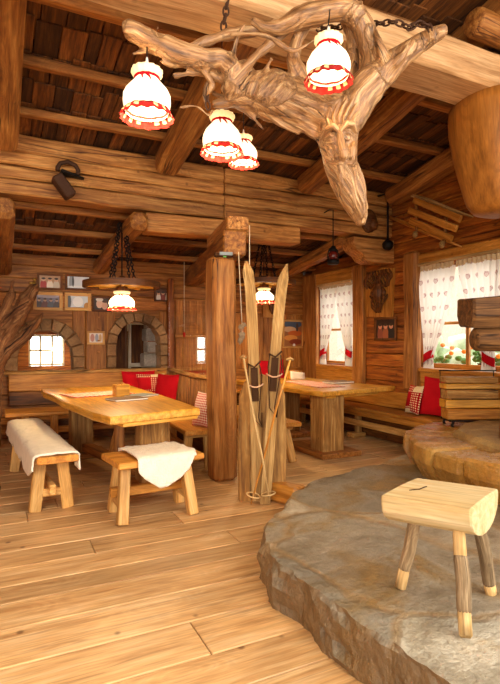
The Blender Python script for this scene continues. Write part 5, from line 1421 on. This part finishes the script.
mb = MB(); mb.box((1.845, 4.335, 2.118), .17, .07, .035, rz=-.3, bev=.006); mb.build('housing', [M['leather']], el)
mb = MB(); mb.box((1.85, 4.295, 2.126), .12, .02, .03, rz=-.3, bev=.003); mb.build('face', [M['greyplastic']], el)
mb = MB(); mb.box((1.84, 4.30, 2.098), .03, .02, .012, rz=-.3); mb.build('green_spot', [M['greenspot']], el)

# ------------------------------------------------------------------ framed pictures
def picture(label, plane, x0, x1, z0, z1, fm, fw, bgc, blobs, group='framed photographs on the far wall', th=.025):
    """plane 'far': x span on the far wall; 'win': y span on the window wall"""
    if plane == 'far': T = lambda u, v, w: V3((lerp(x0, x1, u), FY - w, lerp(z0, z1, v))); ex = V3((1, 0, 0))
    else: T = lambda u, v, w: V3((WX - w, lerp(x0, x1, u), lerp(z0, z1, v))); ex = V3((0, -1, 0))
    o = T(.5, .5, 0); root = thing('framed_picture', o.to_tuple(), label, 'picture', group); root.location = o; ORG[root] = V3(o)
    W_, H_ = abs(x1 - x0), z1 - z0; mb = MB()
    fu, fv = fw / W_ / 2, fw / H_ / 2
    up = V3((0, -1, 0)) if plane == 'far' else V3((-1, 0, 0))
    mb.beam(T(0, fv, .004 + th / 2), T(1, fv, .004 + th / 2), fw, th, up=up, bev=.003); mb.beam(T(0, 1 - fv, .004 + th / 2), T(1, 1 - fv, .004 + th / 2), fw, th, up=up, bev=.003)
    mb.beam(T(fu, 1.9 * fv, .004 + th / 2), T(fu, 1 - 1.9 * fv, .004 + th / 2), fw, th * .92, up=up, bev=.002); mb.beam(T(1 - fu, 1.9 * fv, .004 + th / 2), T(1 - fu, 1 - 1.9 * fv, .004 + th / 2), fw, th * .92, up=up, bev=.003)
    mb.build('frame', [M[fm]], root)
    cols = [bgc] + sorted({b[4] for b in blobs}); mb = MB()
    def quad(u0, v0, u1, v1, w, mi): mb.add([T(u0, v0, w), T(u1, v0, w), T(u1, v1, w), T(u0, v1, w)], [(0, 1, 2, 3)], mi=mi)
    quad(fu, fv, 1 - fu, 1 - fv, .010, 0)
    for i, (u, v, ru, rv, c) in enumerate(blobs):
        vs = [T(min(1 - fu, max(fu, u + ru * math.cos(a))), min(1 - fv, max(fv, v + rv * math.sin(a))), .0105 + .0004 * i) for a in [2 * math.pi * k / 16 for k in range(16)]]
        mb.add(vs, [tuple(range(16))], mi=cols.index(c))
    mb.build('print', [flat(c) for c in cols], root)
def xz(p): return p
def pf(label, a, b, fm, fw, bgc, blobs, **k):
    picture(label, 'far', a[0], b[0], b[2], a[2], fm, fw, bgc, blobs, **k)
def persons(n, skin, body, y=.62, r=.08):
    out = []
    for i in range(n):
        u = (i + 1) / (n + 1)
        out += [(u, y - .36, .13, .34, body[i % len(body)]), (u, y, r, r * 1.35, skin), (u, y + .07, r, r * .8, '#3a2a20')]
    return out
pf('dark framed photo of three standing people, upper left of the picture cluster', (0.458, 7.700, 2.280), (0.793, 7.700, 2.051), 'carve', .03, '#b98f6a', persons(3, '#d8a888', ['#b03028', '#e8dccc', '#cfc2b0']))
pf('light framed group photo, lower left of the picture cluster', (0.407, 7.700, 2.020), (0.793, 7.700, 1.760), 'pine', .045, '#7a7486', persons(4, '#c79c84', ['#4a3a40', '#6a3a3a', '#50505c'], .55, .05) + [(.5, .8, .4, .12, '#a9a6b8')])
pf('dark framed snow photo, upper right of the picture cluster', (0.827, 7.700, 2.287), (1.184, 7.700, 2.061), 'carve', .03, '#dfe7ef', [(.25, .5, .10, .5, '#9aa4ae'), (.85, .4, .12, .3, '#6a5a4a'), (.5, .2, .4, .1, '#f4f6f8'), (.3, .55, .03, .35, '#3c3c40')])
pf('light framed snow scene, lower middle of the picture cluster', (0.820, 7.700, 2.024), (1.184, 7.700, 1.770), 'table', .045, '#d5dfe8', [(.15, .5, .1, .45, '#5a626a'), (.84, .25, .12, .22, '#c48a3a'), (.5, .5, .2, .3, '#f2f5f7'), (.5, .12, .4, .08, '#8a8a86')])
pf('small dark framed close portrait, right end of the picture cluster', (1.198, 7.700, 1.989), (1.462, 7.700, 1.763), 'carve', .03, '#3c2c26', [(.4, .5, .18, .28, '#e0b9a0'), (.68, .4, .16, .26, '#d7a88c'), (.4, .78, .2, .12, '#d9d2c8'), (.7, .68, .15, .1, '#4a3224')])
pf('small dark framed group photo above the right arch', (2.117, 7.700, 2.155), (2.395, 7.700, 1.943), 'carve', .025, '#5a3a26', persons(3, '#d2a07c', ['#e8e0d4', '#8a3a2c', '#c8b8a0'], .6, .09))
pf('small pinewood framed print on the dark plank between the arches', (1.128, 7.700, 1.479), (1.376, 7.700, 1.283), 'pine', .03, '#d9cfc6', [(.3, .5, .12, .3, '#b07a70'), (.55, .5, .1, .3, '#8890a4'), (.75, .5, .08, .28, '#c09a6a')])
pf('framed village poster beside the small window', (4.369, 7.700, 1.708), (4.794, 7.700, 1.214), 'pine', .035, '#a0663a', [(.5, .84, .42, .14, '#4a5a72'), (.35, .66, .3, .1, '#d2b08a'), (.6, .52, .34, .1, '#c8642c'), (.4, .36, .32, .1, '#e09a4a'), (.62, .22, .3, .1, '#8a3a22'), (.7, .74, .06, .16, '#52423a'), (.55, .1, .06, .06, '#f0ece4')])
def win_y(p): return p[1]
a, b = (4.800, 5.768, 1.662), (4.800, 5.319, 1.340)
picture('dark framed photo of three people on the window wall under the carved relief', 'win', a[1], b[1], b[2], a[2], 'carve', .035, '#2a1a14', persons(3, '#d89a78', ['#8a4a3a', '#a05a3a', '#18161c'], .62, .09), group='framed photographs')

# little brass figure left of the pictures
fg = thing('wall_figure', (0.419, 7.680, 2.123), 'tiny brass figure on the wall left of the picture cluster', 'ornament')
p = V3((0.418, 7.660, 2.121)); mb = MB(); mb.blob(p, .03, .03, .04, 10); mb.blob(p + V3((.01, 0, .06)), .02, .02, .025, 10); mb.blob(p + V3((-.035, 0, .01)), .03, .01, .02, 8); mb.build('body', [M['brass']], fg)

# carved reliefs
def relief(label, T, n1, n2, ex, seed, boardpts):
    root = thing('carved_relief', T(.5, .5, 0).to_tuple(), label, 'wood carving', 'carved wooden reliefs'); root.location = T(.5, .5, 0); ORG[root] = V3(root.location)
    mb = MB(); vs = [T(u, v, w) for w in (.002, .04) for u, v in boardpts]; n = len(boardpts)
    mb.add(vs, [tuple(range(n))[::-1], tuple(range(n, 2 * n))] + [(k, (k + 1) % n, n + (k + 1) % n, n + k) for k in range(n)], [V3((v.z, v.y, v.x)) for v in vs], .4)
    mb.build('board', [M['bench']], root)
    mb = MB(); R4 = random.Random(seed); st = []
    def wig(pts, r): mb.tube([T(*p) for p in pts], r, 7); 
    for k in range(13):       # hair and beard locks around a face
        u = .12 + .74 * k / 12; pts = []
        for j in range(7):
            s = j / 6; pts.append((u + .05 * math.sin(s * 6 + k) + (.5 - u) * .55 * (1 - abs(s - .5) * 2) * -.35, .95 - .34 * s, .045 + .02 * math.sin(3.1 * s)))
        wig(pts, [.012 + R4.uniform(0, .012) for _ in pts])
    for k in range(12):
        u = .2 + .6 * k / 11; pts = []
        for j in range(7):
            s = j / 6; pts.append((u + (.5 - u) * .75 * s + .05 * math.sin(s * 7 + k * 1.7), .46 - .36 * s, .045 + .025 * math.sin(2.6 * s)))
        wig(pts, [.015 * (1 - .4 * j / 6) for j in range(7)])
    mb.tube([T(.5, .30, .03), T(.5, .42, .035), T(.5, .55, .035), T(.5, .68, .03)], [.05, .085, .095, .07], 12)
    wig([(.5, .62, .06), (.49, .54, .085), (.5, .46, .09), (.5, .43, .06)], [.018, .022, .030, .02])
    for s in (-1, 1):
        wig([(.5 + s * .05, .62, .06), (.5 + s * .16, .645, .065), (.5 + s * .27, .6, .05)], [.014, .018, .012])
        wig([(.5 + s * .04, .41, .07), (.5 + s * .17, .39, .065), (.5 + s * .28, .43, .05)], [.014, .018, .010])
        mb.blob(T(.5 + s * .16, .57, .05), .028, .028, .014, 10); mb.blob(T(.5 + s * .2, .50, .05), .04, .03, .04, 10)
    co, no, fs = voxel(mb, .009, 1); m2 = MB(); m2.add([tuple(c) for c in co], fs, [tuple(c) for c in co[:, [2, 1, 0]]], .5, smooth=True)
    m2.build('carving', [M['carve']], root)
a, b = (4.800, 5.956, 2.354), (4.800, 5.338, 1.657)
relief('dark carved relief of a bearded head on the window wall between window and post', lambda u, v, w: V3((WX - w, lerp(a[1], b[1], u), lerp(b[2], a[2], v))), 0, 0, 0, 5,
       [(.04, .04), (.9, .0), (.97, .95), (.6, 1.0), (.3, .93), (.02, .9), (.0, .5)])
c, d = (3.981, 7.700, 2.369), (4.349, 7.700, 1.734)
relief('carved wooden relief on the far wall behind the right ski', lambda u, v, w: V3((lerp(c[0], d[0], u), FY - w, lerp(d[2], c[2], v))), 0, 0, 0, 9, [(0, 0), (1, 0), (1, 1), (0, 1)])

# ------------------------------------------------------------------ things hung on beams and walls
def sled():
    a = V3((4.740, 5.205, 3.273))
    root = thing('wooden_sled', a.to_tuple(), 'old wooden sled hung on the window wall above the large window', 'sled'); root.location = a; ORG[root] = V3(a)
    for pts, mt_ in ((((4.660, 5.136, 3.271), (4.660, 4.902, 3.171), (4.660, 4.601, 3.021), (4.660, 4.266, 2.835), (4.680, 3.993, 2.697)), 'skiwood'), (((4.660, 5.365, 3.009), (4.680, 5.102, 2.876), (4.680, 4.785, 2.710), (4.680, 4.464, 2.552), (4.700, 4.160, 2.396)), 'bench')):
        mb = MB(); mb.tube([V3(p) for p in pts], [.016, .024, .026, .022, .010], 8); mb.build('runner', [M[mt_]], root)
    for p, q in (((4.620, 4.825, 3.084), (4.640, 4.121, 2.698)), ((4.620, 4.912, 2.980), (4.640, 4.177, 2.597)), ((4.620, 4.894, 2.851), (4.640, 4.248, 2.497))):
        mb = MB(); mb.beam(p, q, .08, .04, up=(1, 0, 0), jit=.004, n=5); mb.build('slat', [M['bench']], root)
    for p, q in (((4.660, 4.833, 3.166), (4.660, 4.816, 2.676)), ((4.660, 4.339, 2.887), (4.660, 4.384, 2.477))):
        mb = MB(); mb.tube([V3(p), V3(q)], .022, 8); mb.build('cross_bar', [M['rafter']], root)
        mb = MB(); mb.blob(V3(q) + V3((-.03, 0, -.02)), .035, .035, .045, 10); mb.build('peg', [M['skiwood']], root)
    mb = MB(); n0 = V3((4.680, 4.853, 3.124)); mb.tube([n0, n0 + V3((.14, 0, 0))], .012, 6); n0 = V3((4.680, 4.388, 2.514)); mb.tube([n0, n0 + V3((.14, 0, 0))], .012, 6); mb.build('wall_peg', [M['iron']], root)
sled()

# hand forged box iron on the cross beam
def box_iron():
    p = V3((0.565, 5.350, 2.910)); root = thing('flat_iron', p.to_tuple(), 'old black box iron with a ring handle hanging on the cross beam', 'flat iron'); root.location = p; ORG[root] = V3(p)
    c0, c1 = V3((0.486, 5.300, 2.929)), V3((0.625, 5.300, 2.747)); mb = MB(); mb.beam(c0, c1, .11, .15, up=(0, -1, 0), bev=.012); mb.build('body', [M['rust']], root)
    mb = MB(); e0, e1 = V3((0.522, 5.290, 2.975)), V3((0.746, 5.290, 2.938)); mb.beam(e0, e1, .15, .035, up=(0, 0, 1), bev=.01, tap=.5); mb.build('lid_plate', [M['iron']], root)
    mb = MB(); c = V3((0.597, 5.300, 2.989)); mb.tube([c + V3((-.095, 0, 0)), c + V3((-.095, 0, .03)), c + V3((-.07, 0, .075)), c + V3((0, 0, .10)), c + V3((.07, 0, .075)), c + V3((.095, 0, .03)), c + V3((.09, 0, -.02))], .022, 10); mb.build('ring_handle', [M['rust']], root)
    mb = MB(); mb.tube([c + V3((0, -.01, .10)), c + V3((0, .11, .11))], .008, 6); mb.build('nail', [M['iron']], root)
box_iron()

def lantern():
    x, y = 3.67, 5.20; zt = 2.48; zb = 2.275
    root = thing('hanging_lantern', (x, y, zb), 'small dark storm lantern with red glass hanging from the cross beam by the small window', 'lantern')
    mb = MB(); mb.lathe((x, y, zb), [(.07, 0), (.075, .02), (.075, .045), (.05, .055)], 16); mb.build('base', [M['iron']], root)
    mb = MB(); mb.lathe((x, y, zb), [(.045, .055), (.058, .09), (.055, .13), (.04, .155)], 16); mb.build('glass_globe', [M['redglass']], root)
    mb = MB(); mb.lathe((x, y, zb), [(.055, .155), (.06, .17), (.035, .195), (.03, .215), (.015, .225)], 16); mb.build('cap', [M['iron']], root)
    mb = MB()
    for s in (-1, 1): mb.tube([(x + s * .07, y, zb + .03), (x + s * .08, y, zb + .11), (x + s * .06, y, zb + .18), (x + s * .025, y, zb + .20)], .007, 6)
    mb.build('side_tube', [M['iron']], root)
    mb = MB(); mb.tube([(x, y, zb + .22), (x, y, 2.94), (x + .0, y + .08, 2.96), (x, y + .19, 2.95)], .007, 6); mb.build('hook', [M['iron']], root)
lantern()
ir = thing('iron_hook', (4.53, 5.20, 2.60), 'black iron rod with a ball end hanging at the window end of the cross beam', 'iron rod')
mb = MB(); mb.tube([(4.53, 5.41, 3.27), (4.53, 5.20, 3.25), (4.53, 5.20, 2.64)], .014, 8); mb.build('rod', [M['iron']], ir)
mb = MB(); mb.blob((4.53, 5.20, 2.58), .075, .075, .07, 14); mb.build('ball', [M['iron']], ir)
mb = MB(); mb.tube([(4.53, 5.20, 2.66), (4.47, 5.18, 2.62), (4.48, 5.18, 2.54), (4.55, 5.18, 2.52)], .010, 6); mb.build('claw', [M['iron']], ir)

def hang_cord(label, p0, p1, knot):
    p0, p1 = V3(p0), V3(p1); root = thing('hanging_string', p1.to_tuple(), label, 'cord', 'hanging cords'); root.location = p1; ORG[root] = V3(p1)
    mb = MB(); mb.tube([p0, p0.lerp(p1, .5), p1], .005, 5); mb.build('cord', [M['cord']], root)
    if knot: 
        mb = MB(); mb.lathe((p1.x, p1.y, p1.z), [(.008, .03), (.022, .01), (.018, -.03), (.006, -.05)], 8); mb.build('red_tag', [M['red']], root)
hang_cord('thin pale cord with a red tag in front of the plank door', (2.47, 7.31, 2.52), (2.47, 7.31, 1.44), True)
hang_cord('thin pale cord with a red tag close to the left side of the centre post', (2.36, 6.05, 2.17), (2.36, 6.05, 1.22), True)
hang_cord('long pale cord hanging right of the centre post beside the left ski', (2.15, 4.42, 2.44), (2.15, 4.42, 1.60), False)

# ------------------------------------------------------------------ cushions and table things
def cushion(name, label, mat, c, ex, ey, w, h, t, group='red cushions on the benches'):
    mb = MB(); mb.pillow(c, ex, ey, w, h, t); return tag(mb.build(name, [M[mat]], org=c), label, 'cushion', group)
cushion('cushion', 'red cushion at the left, in the corner under the right arch', 'red', (1.83, 7.47, .69), (1, 0, 0), (0, .22, 1), .50, .42, .15)
cushion('cushion', 'red cushion at the corner end against the stick railing', 'red', (2.08, 6.93, .66), (.45, -.9, 0), (.2, .15, 1), .44, .44, .15)
cushion('cushion', 'beige and red patchwork cushion between the two red corner cushions', 'patch', (1.93, 7.17, .73), (.96, -.2, 0), (.0, .3, 1), .40, .28, .11)
cushion('cushion', 'red and white checked cushion against the centre post end of the railing', 'check', (1.885, 4.93, .625), (.25, -.9, 0), (.22, .05, 1), .34, .36, .13)
cushion('cushion', 'large red cushion by the large window behind the firewood', 'red', (4.66, 4.44, .67), (.03, -1, 0), (.22, 0, 1), .58, .47, .14)
cushion('cushion', 'red patchwork cushion leaning left of the large red cushion', 'patch', (4.60, 4.80, .61), (-.1, -1, 0), (.28, .0, 1), .26, .36, .11)
cushion('cushion', 'red cushion on the far side of the right table beneath the poster', 'red', (4.0, 7.50, .82), (1, 0, 0), (0, .25, 1), .62, .42, .14)
o_ = thing('corner_bench', (4.0, 7.45, 0), 'low bench against the far wall behind the right table', 'bench')
mb = MB(); mb.beam((3.0, 7.42, .55), (4.36, 7.42, .55), .44, .05); mb.build('seat', [M['bench']], o_)
for x in (3.1, 4.25):
    mb = MB(); mb.box((x, 7.42, .26), .08, .36, .525, along='z'); mb.build('leg', [M['pine']], o_)

def runner(label, c, ang, L, Wd, mat):
    c = V3(c); R = Matrix.Rotation(ang, 3, 'Z'); mb = MB()
    mb.grid(lambda u, v: c + R @ V3(((u - .5) * L, (v - .5) * Wd, .003 + .003 * abs(noise.noise(V3((u * 6, v * 5, L)))))), 20, 12, rn=.5, gfn=lambda u, v: V3((u * L, v * Wd, 0)))
    o = mb.build('table_runner', [M[mat]], org=c); md = o.modifiers.new('thickness', 'SOLIDIFY'); md.thickness = .004; md.offset = 1
    return tag(o, label, 'table runner', 'checked table runners')
runner('checked cloth lying across the middle of the left table', (.93, 5.62, .762), .25, .66, .42, 'checkbig')
runner('checked cloth lying on the right table', (3.72, 5.75, .762), 1.45, 1.1, .38, 'checkbig')
def holder(label, c, ang):
    c = V3(c); root = thing('wooden_holder', c.to_tuple(), label, 'table box', 'wooden boxes on the tables'); root.location = c; ORG[root] = V3(c)
    R = Matrix.Rotation(ang, 3, 'Z')
    for s in (-1, 1):
        mb = MB(); p = c + R @ V3((0, s * .05, .06)); mb.box(p, .14, .012, .12, rz=ang, bev=.003); mb.build('side', [M['table']], root)
        mb = MB(); p = c + R @ V3((s * .064, 0, .06)); mb.box(p, .012, .09, .12, rz=ang, bev=.003); mb.build('end', [M['table']], root)
    mb = MB(); mb.box(c + V3((0, 0, .006)), .13, .09, .01, rz=ang, bev=.002); mb.build('bottom', [M['table']], root)
    mb = MB(); mb.lathe(c + R @ V3((.02, 0, .01)), [(.022, 0), (.022, .11), (.012, .125)], 12); mb.lathe(c + R @ V3((-.03, 0, .01)), [(.02, 0), (.02, .115)], 12); mb.build('shaker', [M['bench']], root)
holder('small wooden cruet box on the checked cloth of the left table', (1.108, 5.277, 0.840)[:2] + (.768,), .2)
holder('small wooden cruet box with white papers on the right table', (3.946, 6.620, 0.840)[:2] + (.768,), .3)
def menu(label, c, ang, L, Wd, h, mat='ash', group='menus on the tables'):
    c = V3(c); root = thing('menu_folder', c.to_tuple(), label, 'menu', group); root.location = c; ORG[root] = V3(c)
    mb = MB(); mb.box(c + V3((0, 0, h / 2)), L * .97, Wd * .97, h * .7, rz=ang, bev=.001); mb.build('pages', [M['white']], root)
    mb = MB(); mb.box(c + V3((0, 0, h * .08)), L, Wd, h * .16, rz=ang, bev=.001); mb.box(c + V3((0, 0, h * .92)), L, Wd, h * .16, rz=ang, bev=.001); mb.build('cover', [M[mat]], root)
menu('grey brown menu folder lying on the left table', (1.10, 4.98, .762), .25, .34, .24, .018)
menu('second menu folder next to the cruet box on the left table', (1.30, 5.25, .762), .55, .32, .22, .014, 'greyplastic')
menu('grey menu folder near the end of the right table', (4.122, 5.726, 0.770)[:2] + (.762,), .1, .36, .26, .03, 'ash')
mb = MB(); p = V3((3.959, 6.414, 0.800)); mb.grid(lambda u, v: (p.x + (u - .5) * .26 , p.y + .08 + (v - .5) * .02 + .02 * u, .763 + .13 * v * (1 - .25 * u)), 4, 4, rn=.5); 
o = mb.build('paper_card', [M['white']], org=(p.x, p.y, .768)); o.modifiers.new('thickness', 'SOLIDIFY').thickness = .003; tag(o, 'white folded paper card standing beside the cruet box on the right table', 'paper card')

# ------------------------------------------------------------------ beyond the right arch and outside the windows
def bx(name, mat, c, sx, sy, sz, label, cat, rz=0, group=None, along='z'):
    mb = MB(); mb.box(c, sx, sy, sz, rz=rz, along=along); return tag(mb.build(name, [M[mat]], org=(c[0], c[1], c[2] - sz / 2)), label, cat, group)
mb = MB(); z = 0
while z < 2.3:
    h = RN.uniform(.16, .24); x = 2.14 + RN.uniform(0, .08)
    while x < 3.0:
        w = RN.uniform(.22, .4); mb.box((x + w / 2, 8.55 + RN.uniform(-.02, .02), z + h / 2), w - .012, .3, h - .012, bev=.02); x += w
    z += h
tag(mb.build('stone_pier', [M['greystone']]), 'pale grey block stone wall seen through the right arch', 'stone wall')
gd = thing('glazed_cabinet', (2.25, 9.3, 0), 'white framed glazed cabinet in the passage behind the right arch', 'cabinet')
for x in (2.10, 2.40):
    mb = MB(); mb.box((x, 9.3, .85), .06, .06, 1.7, along='z'); mb.build('stile', [M['whitepaint']], gd)
for z in (.06, .9, 1.67):
    mb = MB(); mb.box((2.25, 9.3, z), .30, .06, .07); mb.build('cross_rail', [M['whitepaint']], gd)
mb = MB(); mb.box((2.25, 9.46, .85), .34, .25, 1.7, along='z'); mb.build('body', [M['carve']], gd)
bx('plank_partition', 'carve', (1.82, 9.0, .8), .30, .1, 1.6, 'dark plank partition seen through the right arch', 'partition')
bx('narrow_door', 'whitepaint', (1.70, 9.2, .95), .08, .05, 1.9, 'narrow strip of bright door edge seen through the right arch', 'door edge')
bx('red_box', 'red', (1.90, 9.0, 2.265 - .6), .14, .14, .13, 'red box on the partition top seen through the right arch', 'box')
bx('shelf_board', 'oldlog', (1.99, 9.2, .76), .10, .2, 1.52, 'pinewood cupboard side seen through the right arch', 'cupboard')

mb = MB(); mb.grid(lambda u, v: (5.0 + 16 * u, -8 + 30 * v, -.25), 4, 4, smooth=False); struct(mb.build('ground_outside', [M['terrace']]))
mb = MB(); mb.grid(lambda u, v: (-12 + 17 * u, 10.7 + 12 * v, -.25), 4, 4, smooth=False); struct(mb.build('ground_outside', [M['terrace']]))
def bush(label, c, r, n, seed, name='garden_bush'):
    mb = MB(); R5 = random.Random(seed)
    for k in range(n):
        p = V3(c) + V3((R5.gauss(0, r * .5), R5.gauss(0, r * .5), abs(R5.gauss(0, r * .5)))); s = R5.uniform(.12, .28) * r
        mb.blob(p, s, s, s * .8, 8)
    co = np.array(mb.v); mb.v = [tuple(V3(v) + V3((noise.noise(V3(v) * 9), noise.noise(V3(v) * 9 + V3((5, 5, 5))), noise.noise(V3(v) * 9 + V3((1, 7, 3))))) * r * .12) for v in mb.v]
    return tag(mb.build(name, [M['green']], org=c), label, 'bush')
bush('green garden bush outside the large window', (8.6, 7.9, -.1), 1.25, 60, 3)
pb = thing('flower_box', (5.62, 4.9, .8), 'flower box with orange blossoms outside the large window', 'flower box')
mb = MB(); mb.box((5.62, 5.0, .93), .2, 1.5, .16, along='y'); mb.build('trough', [M['pine']], pb)
mb = MB(); R6 = random.Random(8)
for k in range(26): mb.blob((5.62 + R6.uniform(-.1, .1), 5.0 + R6.uniform(-.7, .7), 1.02 + R6.uniform(0, .1)), .05, .05, .04, 8)
mb.build('leaves', [M['darkgreen']], pb)
for k in range(12):
    mb = MB(); mb.blob((5.60 + R6.uniform(-.1, .1), 5.0 + R6.uniform(-.7, .7), 1.12 + R6.uniform(0, .16)), .035, .035, .03, 8); mb.build('blossom', [M['orange']], pb)
for y in (4.4, 5.6):
    mb = MB(); mb.box((5.62, y, .30), .08, .08, 1.1, along='z'); mb.build('leg', [M['pine']], pb)
pp = thing('potted_plant', (5.05, 4.33, .98), 'green potted plant on the outer sill of the large window', 'potted plant')
mb = MB(); mb.lathe((5.08, 4.18, .96), [(.05, 0), (.07, .10), (.075, .11)], 14); mb.build('pot', [M['rust']], pp)
mb = MB()
for k in range(26): mb.blob((5.08 + R6.uniform(-.06, .06), 4.18 + R6.uniform(-.09, .09), 1.08 + R6.uniform(0, .14)), .03, .03, .025, 8)
mb.build('leaves', [M['darkgreen']], pp)
mb = MB(); mb.beam((WX + .26, 3.6, .93), (WX + .26, 5.1, .93), .18, .05); struct(mb.build('trim_4', [M['pine']]))
fn = thing('garden_house', (13.0, 10, 0), 'pale house wall with a red sign far outside the large window', 'house')
mb = MB(); mb.box((13.0, 17, 2.4), .3, 30, 5.3, along='y'); mb.build('wall', [M['plaster']], fn)
mb = MB(); mb.box((12.8, 9.9, 2.15), .05, .7, .5, along='y'); mb.build('sign_board', [M['red']], fn)
